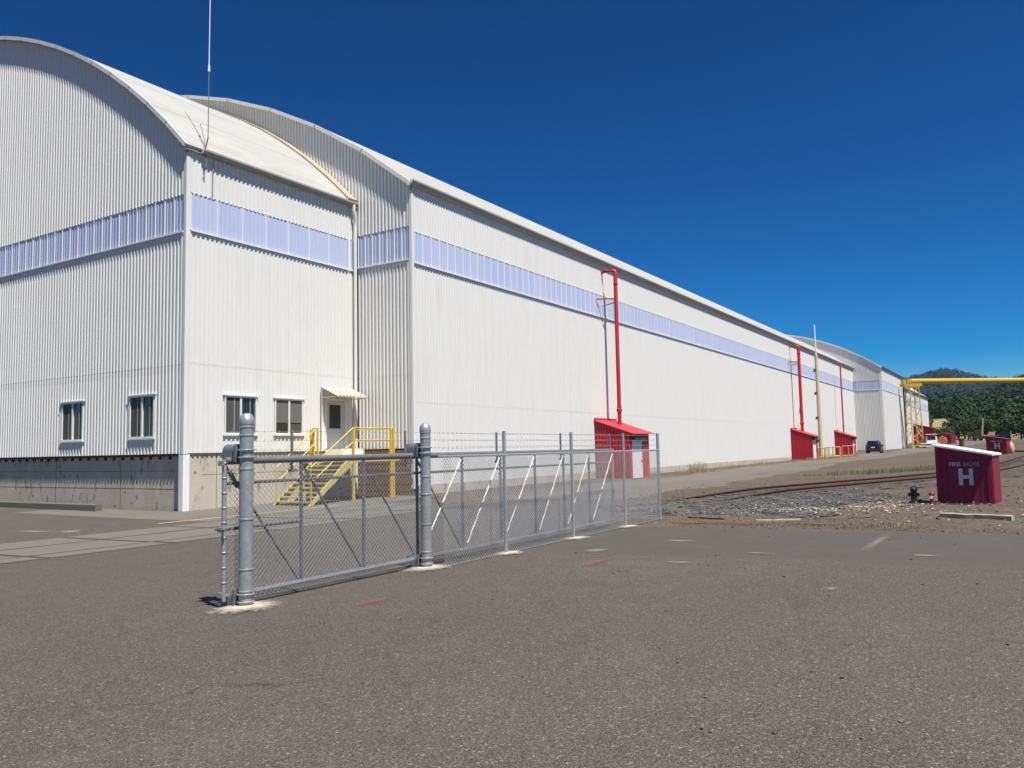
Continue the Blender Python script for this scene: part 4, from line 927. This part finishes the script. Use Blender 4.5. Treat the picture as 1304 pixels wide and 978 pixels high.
sp = [(-8.6, 52, 1.6, .35, 240), (-7.2, 54, 1.6, .4, 280), (-6.0, 55.5, 1.3, .45, 240), (-5, 56.5, 1.2, .4, 200), (-10, 50, 1.4, .25, 130), (-3.5, 18.6, .9, .06, 260), (-2.6, 18.5, .7, .06, 180), (-4.4, 18.7, .7, .05, 120), (-.2, 17.9, .6, .04, 60)]
grass('green_weeds', 'low green weeds beside the track and at the asphalt edge', sp, M['weed'])

# ------------------------------------------------------------------ marks on the asphalt
def blob(cx, cy, rx, ry, n_=18, j=.3): return [(cx+rx*math.cos(2*math.pi*i/n_)*(1+random.uniform(-j, j)), cy+ry*math.sin(2*math.pi*i/n_)*(1+random.uniform(-j, j))) for i in range(n_)]
o = fade_patch('parking_line', [(-2.21+.13*math.copysign(1, math.cos(t))*min(1, abs(math.cos(t))*3), 15.45+2.1*math.sin(t)) for t in np.linspace(0, 2*math.pi, 60)[:-1]], .023, M['linedust']); tag(o, kind='structure')
for (cx_, cy_, rx, ry, m, nm) in ((-6.75, 7.55, .15, .50, 'reddust', 'red_spray_mark'), (-5.7, 11.5, .2, .8, 'reddust', 'red_spray_mark'), (-4.5, 11.9, .34, .16, 'paledust', 'pale_stain'), (-2.0, 10.2, .14, .14, 'paledust', 'pale_stain'), (-3.7, 13.3, .4, .12, 'paledust', 'pale_stain'), (-1.3, 13.7, .3, .2, 'paledust', 'pale_stain'), (-5.6, 14.8, .5, .25, 'paledust', 'pale_stain'), (-6.4, 13.0, .35, .4, 'paledust', 'pale_stain'),
        (-23.5, 13.3, .8, .5, 'paledust', 'pale_stain'), (-24.6, 12.9, 1.1, .4, 'paledust', 'pale_stain'), (-27.6, 12.5, 1.8, .6, 'paledust', 'pale_stain'), (-25.5, 10.5, 2.2, .8, 'paledust', 'pale_stain'), (-22.8, 9.0, 1.2, .8, 'paledust', 'pale_stain')):
    tag(fade_patch(nm, blob(cx_, cy_, rx, ry), .024, M[m]), kind='structure')

# ------------------------------------------------------------------ sliding gate, gate posts, fence
GX = -8.27; GT, GB = 1.93, .30      # gate plane, top rail centre, bottom rail centre
def netting(x, y0, y1, z0, z1, pitch=.072, r=.0026, zfn=None):
    mb = MB(); h = z1-z0
    for s in (1, -1):
        c = (y0-h) if s > 0 else y0; end = y1 if s > 0 else y1+h
        while c < end:
            # line: y = c + s*(z-z0)
            za, zb_ = z0, z1; ya, yb = c, c+s*h
            if s > 0:
                if ya < y0: za = z0+(y0-ya); ya = y0
                if yb > y1: zb_ = z1-(yb-y1); yb = y1
            else:
                if ya > y1: za = z0+(ya-y1); ya = y1
                if yb < y0: zb_ = z1-(y0-yb); yb = y0
            if zb_-za > .01:
                xo_ = x+s*.0022
                mb.tube([(xo_, ya, za), (xo_, yb, zb_)], r, 4, cap=False)
            c += pitch
    # knuckle selvage wires
    mb.tube([(x, y0, z1), (x, y1, z1)], r, 4, cap=False); mb.tube([(x, y0, z0), (x, y1, z0)], r, 4, cap=False)
    return mb
def barbed(x, y0, y1, z, sag=.01):
    mb = MB(); n_ = int((y1-y0)/.5)+1; pts = []
    for i in range(n_+1):
        y = y0+(y1-y0)*i/n_; pts.append((x, y, z+.008*math.sin(y*2.3+z*9)))
    mb.tube(pts, .0026, 4, cap=False)
    y = y0+.06
    while y < y1:
        a = random.uniform(0, 3)
        for q in (a, a+1.6): mb.tube([(x-.018*math.cos(q), y-.008, z-.018*math.sin(q)), (x+.018*math.cos(q), y+.008, z+.018*math.sin(q))], .0022, 3, cap=False)
        y += .125
    return mb
gt = thing('sliding_gate', 'long galvanised chain link sliding gate behind the two thick posts', 'gate', (GX, 12.1, .2))
gy0, gy1 = 6.57, 17.7
def gp(mb, nm, m, sm=True): o = mb.build(nm, m, smooth=sm); return under(gt, o)
gp(MB().tube([(GX, gy0, GT), (GX, gy1, GT)], .047, 12), 'top_track', M['galvdark'])
gp(MB().tube([(GX, gy0, GB), (GX, gy1, GB)], .030, 10), 'bottom_rail', M['galv'])
gp(MB().tube([(GX, gy0+.03, 1.655), (GX, gy1-.03, 1.655)], .022, 8), 'mid_rail', M['galvdark'])
gp(MB().tube([(GX, gy0+.03, 1.10), (GX, 7.80, 1.10)], .022, 8), 'mid_rail', M['galvdark'])
vy = [gy0, 7.82, 9.05, 10.3, 11.55, 12.78, 14.05, 15.25, 16.45, gy1]
for y in vy: gp(MB().tube([(GX, y, GB-.06 if y == gy0 else GB), (GX, y, GT+.02)], .030 if y in (gy0, gy1) else .024, 10), 'upright', M['galv'] if y in (gy0, gy1) else M['galvdark'])
for a, b in zip(vy[:4], vy[1:5]): gp(MB().tube([(GX-.03, a+.04, GT-.06), (GX-.03, b-.03, GB+.04)], .017, 8), 'brace', M['galvdark'])
for a, b in zip(vy[3:-1], vy[4:]): gp(MB().tube([(GX+.035, a+.08, GB+.10), (GX+.035, b-.08, GT-.08)], .012, 8), 'tension_rod', M['sunlitrod'])
gp(netting(GX+.03, gy0+.03, gy1-.03, GB-.07, GT-.03), 'chain_link', M['wire'], False)
for y in (7.70, 10.08, 12.74, 15.24, 17.68):
    gp(MB().tube([(GX-.05, y, GT-.14), (GX-.05, y, GT+.40)], .020, 8), 'barb_arm', M['galvdark'])
    gp(MB().box(GX-.07, GX+.03, y-.05, y+.03, GT-.17, GT-.13), 'arm_clip', M['galvdark'], False)
for z in (2.30, 2.18, 2.06): gp(barbed(GX-.05, gy0+.1, gy1, z), 'barbed_wire', M['wire'], False)
for z in (GB+.02, 1.10, GT-.03):
    gp(MB().box(GX-.045, GX+.045, gy0-.06, gy0-.031, z-.03, z+.03), 'latch_clip', M['galv'], False)
gp(MB().tube([(GX-.09, gy0-.05, 1.10), (GX+.09, gy0-.05, 1.10)], .014, 8), 'latch_bar', M['galvdark'])
gp(MB().tube([(GX+.02, gy0+.05, GT-.12), (GX+.02, 6.75, GT-.32)], .03, 8), 'end_strut', M['galvdark'])
for z in np.arange(.45, 1.9, .18): gp(MB().lathe((GX, gy0, z), [(.033, 0), (.036, .004), (.036, .018), (.033, .022)], 10), 'tie_band', M['galv'])
def gatepost(y, top, label, bands):
    x = GX+.22; zg = gz(x, y); t = thing('gate_post', label, 'post', (x, y, zg), group='thick gate posts'); r = .084
    P = lambda mb, nm, m, sm=True: under(t, mb.build(nm, m, smooth=sm))
    P(MB().tube([(x, y, zg-.2), (x, y, top-.10)], r, 28), 'pipe', M['galv'])
    P(MB().lathe((x, y, top-.13), [(r+.004, 0), (r+.006, .01), (r+.006, .075), (r-.002, .085), (r*.92, .105), (r*.7, .128), (r*.35, .14), (.004, .143)], 28), 'dome_cap', M['galv'])
    for z in bands: P(MB().lathe((x, y, z), [(r, -.012), (r+.006, -.008), (r+.006, .008), (r, .012)], 28), 'band', M['galv'])
    for zc in (GT+.085, GB-.02):
        for dz in (-.045, .045):
            tor = [(x+(r+.014)*math.cos(a), y+(r+.014)*math.sin(a), zc+dz) for a in np.linspace(0, 2*math.pi, 25)]
            P(MB().tube(tor, .010, 6), 'u_bolt', M['galv'])
        P(MB().box(x-r-.035, x-r-.005, y-.10, y+.10, zc-.10, zc+.10), 'mounting_plate', M['galvdark'], False)
    # roller covers reaching over the track
    for zc, hgt, nm in ((GT+.045, .16, 'roller_cover'), (GB-.10, .16, 'roller_cover')):
        prof = [(y-.085, zc-.05), (y+.085, zc-.05)]+[(y+.085*math.cos(a), zc+hgt-.085+.085*math.sin(a)) for a in np.linspace(0, math.pi, 9)]
        P(MB().prism(prof, x-.345, x-.12, 'x'), nm, M['galvdark'], True)
    P(MB().lathe((GX-.02, y+.0, GT+.115), [(.055, -.05), (.055, .05)], 14, axis='x'), 'roller', M['dark'])
    P(MB().lathe((x-.36, y-.02, GT+.02), [(.02, 0), (.024, .01), (.012, .02)], 8, axis='x'), 'bolt', M['sunlitrod'])
    under(t, fade_patch('concrete_footing', blob(x+.06, y-.05, .46, .60, 28, .10), .020, M['footdust'], None, .03))
gatepost(6.72, 2.50, 'thick galvanised gate post with dome cap, nearest the camera', (2.34, 2.24, 1.93-.1, 1.22, .62, .36))
gatepost(10.25, 2.44, 'thick galvanised gate post with dome cap, second from the camera', (2.30, 2.21, 1.6, 1.32, .85, .42))
FX = -7.82
fn = thing('chain_link_fence', 'slim galvanised chain link fence with barbed wire, right of the second gate post', 'fence', (FX, 15, .15))
def fp(mb, nm, m, sm=True): return under(fn, mb.build(nm, m, smooth=sm))
fy = [12.22, 14.78, 17.35]; fend = 19.47; Fz = 1.91
fp(MB().tube([(FX-.06, 10.35, Fz), (FX, 12.2, Fz), (FX, fend, Fz)], .021, 10), 'top_rail', M['galv'])
for y in fy:
    fp(MB().tube([(FX, y, gz(FX, y)-.2), (FX, y, 2.33)], .032, 12, radii=[.032, .032]), 'line_post', M['galv'])
    under(fn, fade_patch('concrete_footing', blob(FX+.06, y-.02, .34, .50, 24, .12), .020, M['footdust'], None, .03))
fp(MB().tube([(FX, fend, gz(FX, fend)-.2), (FX, fend, 2.32)], .038, 12), 'end_post', M['galv'])
fp(MB().lathe((FX, fend, 2.31), [(.042, 0), (.042, .02), (.03, .04), (.005, .05)], 12), 'post_cap', M['galv'])
zb = gz(FX, 15)+.03
fp(netting(FX+.03, 10.36, fend-.03, zb, Fz-.01), 'chain_link', M['wire'], False)
fp(MB().tube([(FX+.03, 10.36, zb+.01), (FX+.03, fend, zb+.01)], .004, 5), 'tension_wire', M['wire'], False)
for z in (2.28, 2.16, 2.04): fp(barbed(FX, 10.36, fend, z), 'barbed_wire', M['wire'], False)
for z in np.arange(.4, 1.95, .3): fp(MB().lathe((FX, fend, z), [(.040, 0), (.045, .005), (.045, .02), (.040, .025)], 10), 'tie_band', M['galv'])

# ------------------------------------------------------------------ far yard things
zz = gz(-16, 186)
t = thing('red_shed', 'far red shed with a sloped roof behind the yellow tower', 'shed', (-16.2, 188, zz))
mb = MB(); mb.prism([(-18.6, zz), (-14.9, zz), (-14.9, 4.6), (-18.6, 5.5)], 186, 191, 'y'); under(t, mb.build('wall', M['red']))
mb = MB(); mb.prism([(-18.8, 5.56), (-14.5, 4.52), (-14.5, 4.64), (-18.8, 5.68)], 185.7, 191.3, 'y'); under(t, mb.build('roof', M['redroof']))
mb = MB(); mb.box(-17.9, -17.0, 185.94, 185.99, 4.0, 4.4); under(t, mb.build('sign', M['white']))
zz = gz(-13.9, 168)
t = thing('yard_truck', 'small white flatbed yard truck with dark cab front behind the nearest hose house roof', 'truck', (-14.2, 170, zz), R(0))
B_ = lambda nm, m, *a: under(t, MB().box(*a).build(nm, m))
B_('deck', M['white'], -15.6, -12.9, 167.5, 172.5, zz+.75, zz+.95); B_('chassis', M['dark'], -15.3, -13.2, 167.6, 172.4, zz+.5, zz+.75)
B_('cab', M['white'], -14.9, -13.3, 170.3, 172.2, zz+.951, zz+2.2); B_('cab_roof', M['white'], -15.0, -13.2, 170.2, 172.3, zz+2.5, zz+2.62)
for x in (-14.9, -13.4): B_('cab_pillar', M['dark'], x, x+.12, 170.3, 170.42, zz+2.2, zz+2.5)
B_('windscreen', M['carglass'], -14.78, -13.4, 170.28, 170.33, zz+1.5, zz+2.2); B_('engine_box', M['dark'], -15.4, -14.92, 169.2, 170.2, zz+.952, zz+1.7); B_('bumper', M['white'], -15.9, -12.7, 167.2, 167.48, zz+.25, zz+.5)
for x in (-15.35, -13.35):
    for y in (168.4, 171.5):
        w = under(t, MB().lathe((x+.1, y, zz+.42), [(.36, -.15), (.42, -.12), (.42, .12), (.36, .15)], 16, axis='x').build('wheel', M['rubber'], smooth=True))
zz = gz(-12.4, 176)
t = thing('orange_tank', 'salmon orange tank on legs beside the small yard truck', 'tank', (-12.5, 176, zz))
mb = MB(); mb.prism([(-13.25, zz+.7), (-12.0, zz+.7), (-11.9, zz+1.3), (-12.2, zz+1.95), (-13.0, zz+2.1), (-13.3, zz+1.5)], 174.8, 177.2, 'y'); under(t, mb.build('tank', M['orange']))
for y in (175.2, 176.6): mb = MB(); mb.box(-13.2, -12.0, y, y+.2, zz, zz+.7); under(t, mb.build('leg', M['orange']))
mb = MB(); mb.lathe((-12.6, 175.8, zz+2.0), [(.2, 0), (.2, .12), (.1, .18)], 10); under(t, mb.build('hatch', M['orange']))
zz = gz(-9.2, 170)
t = thing('rusty_drum', 'rusty upright drum standing alone in the far yard', 'drum', (-9.2, 170, zz))
mb = MB(); mb.lathe((-9.25, 172, zz), [(.42, 0), (.44, .02), (.42, .05), (.42, .5), (.45, .53), (.42, .56), (.42, 1.0), (.45, 1.03), (.42, 1.06), (.42, 1.5), (.44, 1.53), (.40, 1.55)], 14); under(t, mb.build('barrel', M['rust'], smooth=True))
mb = MB(); mb.box(-9.55, -8.95, 171.7, 172.3, zz+1.551, zz+1.68); under(t, mb.build('lid', M['tie']))
zz = gz(-8, 235)
t = thing('mobile_crane', 'small brown mobile crane with a yellow boom in the far yard', 'crane', (-7.8, 235, zz))
B_('chassis', M['rust'], -10.2, -5.6, 233.6, 236, zz+.5, zz+1.2); B_('cab', M['rust'], -9.6, -8.1, 233.8, 235.8, zz+1.21, zz+2.7); B_('counterweight', M['tan'], -6.6, -5.3, 233.9, 235.7, zz+1.21, zz+2.1)
B_('cab_window', M['carglass'], -9.4, -8.3, 233.76, 233.79, zz+1.8, zz+2.5)
under(t, MB().tube([(-8.0, 234.8, zz+1.2), (-7.6, 234.8, zz+5.6)], .2, 4, radii=[.30, .14]).build('boom', M['lightyellow']))
for x in (-9.6, -8.3, -7.0, -6.1): under(t, MB().lathe((x, 233.7, zz+.5), [(.4, -.15), (.5, -.12), (.5, .12), (.4, .15)], 14, axis='y').build('wheel', M['rubber'], smooth=True))
zz = gz(-3, 150)
t = thing('dark_container', 'dark box container behind the second hose house', 'container', (-1.9, 150, zz))
mb = MB(); mb.box(-2.9, -1.3, 149, 151.6, zz+.1, zz+2.3); under(t, mb.build('body', M['black'])); mb = MB(); mb.tube([(-1.2, 148.9, zz), (-1.2, 148.9, zz+2.6)], .05, 6); under(t, mb.build('corner_pole', M['gutter']))
zz = gz(-.6, 93)
t = thing('pale_bag', 'pale salmon sack leaning on the second hose house', 'sack', (-.75, 92, zz))
mb = MB(); mb.lathe((-.78, 92.2, zz), [(.16, 0), (.24, .15), (.25, .6), (.18, .95), (.06, 1.1)], 12); under(t, mb.build('sack', mat('pale_sack', (.6, .40, .28), .8), smooth=True))
mb = MB(); mb.lathe((-.78, 92.2, zz+1.1), [(.06, 0), (.09, .05), (.03, .12)], 10); under(t, mb.build('tied_neck', M['tan'], smooth=True))

# ------------------------------------------------------------------ hills and woods
def hz(X, Y):
    X = np.asarray(X, float); Y = np.asarray(Y, float)
    t = np.clip((Y-310)/900., 0, 1.05)
    crest = 49+np.clip((X+100)*.10, -15, 30)+5*np.sin(X*.02+.6)+3*np.sin(X*.053)
    rid = 1.0+crest*t**1.2+(4*np.sin(X*.02+Y*.017)+2.5*np.sin(X*.041-Y*.03))*np.clip(t*3, 0, 1)
    back = np.clip((Y-1270)/500, 0, 1); rid = rid*(1-.7*back*back*(3-2*back))
    far = np.clip((Y-1750)/1650, 0, 1); peak = 75*np.exp(-((X+235)/170)**2)+8*np.sin(X*.011+1.0)+5*np.sin(X*.023)+150
    return rid+far*far*(3-2*far)*peak
hx = np.r_[np.arange(-2600, -500, 100), np.arange(-500, 500, 25), np.arange(500, 2601, 100)]; hy = np.r_[np.arange(305, 700, 20), np.arange(700, 1400, 35), np.arange(1400, 4001, 65)]
hill = tag(sheet('hill', hx, hy, 0, M['hill'], hz), kind='structure')
_ico = None
def foliage(pts, size, nleaf, leaf, squash=1.15):
    """leaf clump quads spread through ellipsoid crowns; pts (n,3) base points, size (n,) crown heights"""
    n_ = len(pts); k = nleaf
    u = rng.normal(size=(n_, k, 3)); u /= np.linalg.norm(u, axis=2, keepdims=True); rad = rng.uniform(.55, 1.0, (n_, k, 1))*(1+.18*np.sin(u[..., :1]*5+u[..., 1:2]*4))
    u[..., 2] = np.abs(u[..., 2])*np.where(rng.random((n_, k)) < .78, 1, -1)
    c = u*rad*np.stack([.42*size, .42*size, .5*size*squash], 1)[:, None, :]+pts[:, None, :]+np.stack([0*size, 0*size, .48*size], 1)[:, None, :]
    nrm = u+rng.normal(0, .35, u.shape); nrm /= np.linalg.norm(nrm, axis=2, keepdims=True)
    a = np.cross(nrm, np.broadcast_to([0, 0, 1.], nrm.shape)+rng.normal(0, .2, nrm.shape)); a /= np.linalg.norm(a, axis=2, keepdims=True); b = np.cross(nrm, a)
    s = (leaf*size)[:, None, None]*rng.uniform(.6, 1.25, (n_, k, 1))
    q = np.stack([c-a*s-b*s*.8, c+a*s*1.1-b*s*.5, c+a*s*.8+b*s, c-a*s*.7+b*s*.9], 2)
    return q.reshape(-1, 3)
def quad_mesh(name, V, m):
    nq = len(V)//4; me = bpy.data.meshes.new(name); me.vertices.add(len(V)); me.vertices.foreach_set('co', V.astype(np.float32).ravel())
    me.loops.add(nq*4); me.loops.foreach_set('vertex_index', np.arange(nq*4, dtype=np.int32)); me.polygons.add(nq); me.polygons.foreach_set('loop_start', np.arange(nq, dtype=np.int32)*4)
    me.materials.append(m); me.update(calc_edges=True); me.validate(); return me
def clearing(x, y):
    a = x/y
    f1 = (-.089 < a) & (a < -.057) & (y > 330) & (y < 500)
    f2 = ((a+.031)/.014)**2+((y-1010)/75)**2 < 1
    f3 = ((a+.017)/.010)**2+((y-1150)/50)**2 < 1
    return f1 | f2 | f3
X_ = rng.uniform(-420, 330, 26000); Y_ = 345+950*rng.random(26000)**.85
nz = np.sin(X_*.021+Y_*.013)+np.sin(X_*.047-Y_*.03+2)+np.sin(Y_*.019+1)
keep = ~clearing(X_, Y_) & (np.abs(X_/Y_+.04) < .17) & ((nz > -1.75) | (rng.random(26000) < .35))
P_ = np.c_[X_[keep], Y_[keep], hz(X_[keep], Y_[keep])-1.0]; P_ = P_[:6000]
sz = rng.uniform(7, 15, len(P_))
fo = link('forest', quad_mesh('forest', foliage(P_, sz, 110, .05), M['forest'])); tag(fo, 'dark green wooded hillside beyond the yard', 'forest', kind='stuff')
X_ = rng.uniform(-900, 500, 9000); Y_ = rng.uniform(2000, 3650, 9000); keep = np.abs(X_/Y_+.05) < .2
P_ = np.c_[X_[keep], Y_[keep], hz(X_[keep], Y_[keep])-1]; sz = rng.uniform(18, 32, len(P_))
fo = link('far_forest', quad_mesh('far_forest', foliage(P_, sz, 40, .09), M['forestfar'])); tag(fo, 'bluish wooded ridge on the skyline', 'forest', kind='stuff')
tl = [(-.0895, 330, 7.5, 'rounded dark tree behind the far red shed'), (-.076, 315, 6.2, 'low bushy tree beside the golden field'), (-.0665, 325, 8.5, 'dark tree at the right end of the golden field'), (-.056, 335, 9.5, 'leafy green tree left of the mobile crane'), (-.047, 325, 8.5, 'bushy tree behind the rusty drum'), (-.037, 340, 10.5, 'broad green tree behind the yellow boom'), (-.028, 330, 9, 'dark tree just left of the second hose house'), (-.019, 335, 10, 'tall dark tree above the second hose house'), (-.009, 330, 11, 'dark tree behind the box container'), (.001, 335, 11, 'dark tree at the right picture edge'), (.012, 330, 10, 'tree just beyond the right picture edge'), (-.0505, 350, 12, 'taller tree behind the leafy green one'), (-.013, 360, 13, 'tallest dark tree in the row by the container')]
for a, y, h, lb in tl:
    x = a*y; z = max(gz(x, y), float(hz(x, y)))-.3 if y < 305 else max(1.9, float(hz(x, y)))-.4
    t = thing('tree', lb, 'tree', (x, y, z), group='trees along the far yard edge')
    mb = MB(); mb.tube([(0, 0, 0), (.1, 0, h*.3), (.0, .1, h*.7)], .2, 7, radii=[.03*h, .022*h, .008*h])
    for k in range(4): b = k*1.6; mb.tube([(.08, 0, h*.28), (.25*h*math.cos(b), .25*h*math.sin(b), h*(.5+.05*k))], .1, 5, radii=[.013*h, .004*h])
    mb.build('trunk', M['bark'], t, smooth=True)
    sub = []
    for k in range(7):
        b = random.uniform(0, 6.28); q = random.uniform(.1, .26)*h; sub.append((q*math.cos(b), q*math.sin(b), random.uniform(-.02, .42)*h))
    V = foliage(np.array(sub), np.full(7, h*.52), 110, .055, 1.0)
    link('crown', quad_mesh('crown', V, M['leaf']), t)

# haze
mb = MB(); mb.box(-2700, 2700, -120, 4100, -4, 420); hzo = mb.build('haze', None) if False else None
HZ = bpy.data.materials.new('air_haze'); HZ.use_nodes = True; nt = HZ.node_tree; nt.nodes.clear()
ou = nt.nodes.new('ShaderNodeOutputMaterial'); pv = nt.nodes.new('ShaderNodeVolumePrincipled'); nt.links.new(pv.outputs[0], ou.inputs['Volume'])
pv.inputs['Color'].default_value = (.36, .62, 1, 1); pv.inputs['Density'].default_value = .00005; pv.inputs['Anisotropy'].default_value = .2
tag(mb.build('haze', HZ), 'thin blue summer haze', 'haze', kind='stuff')
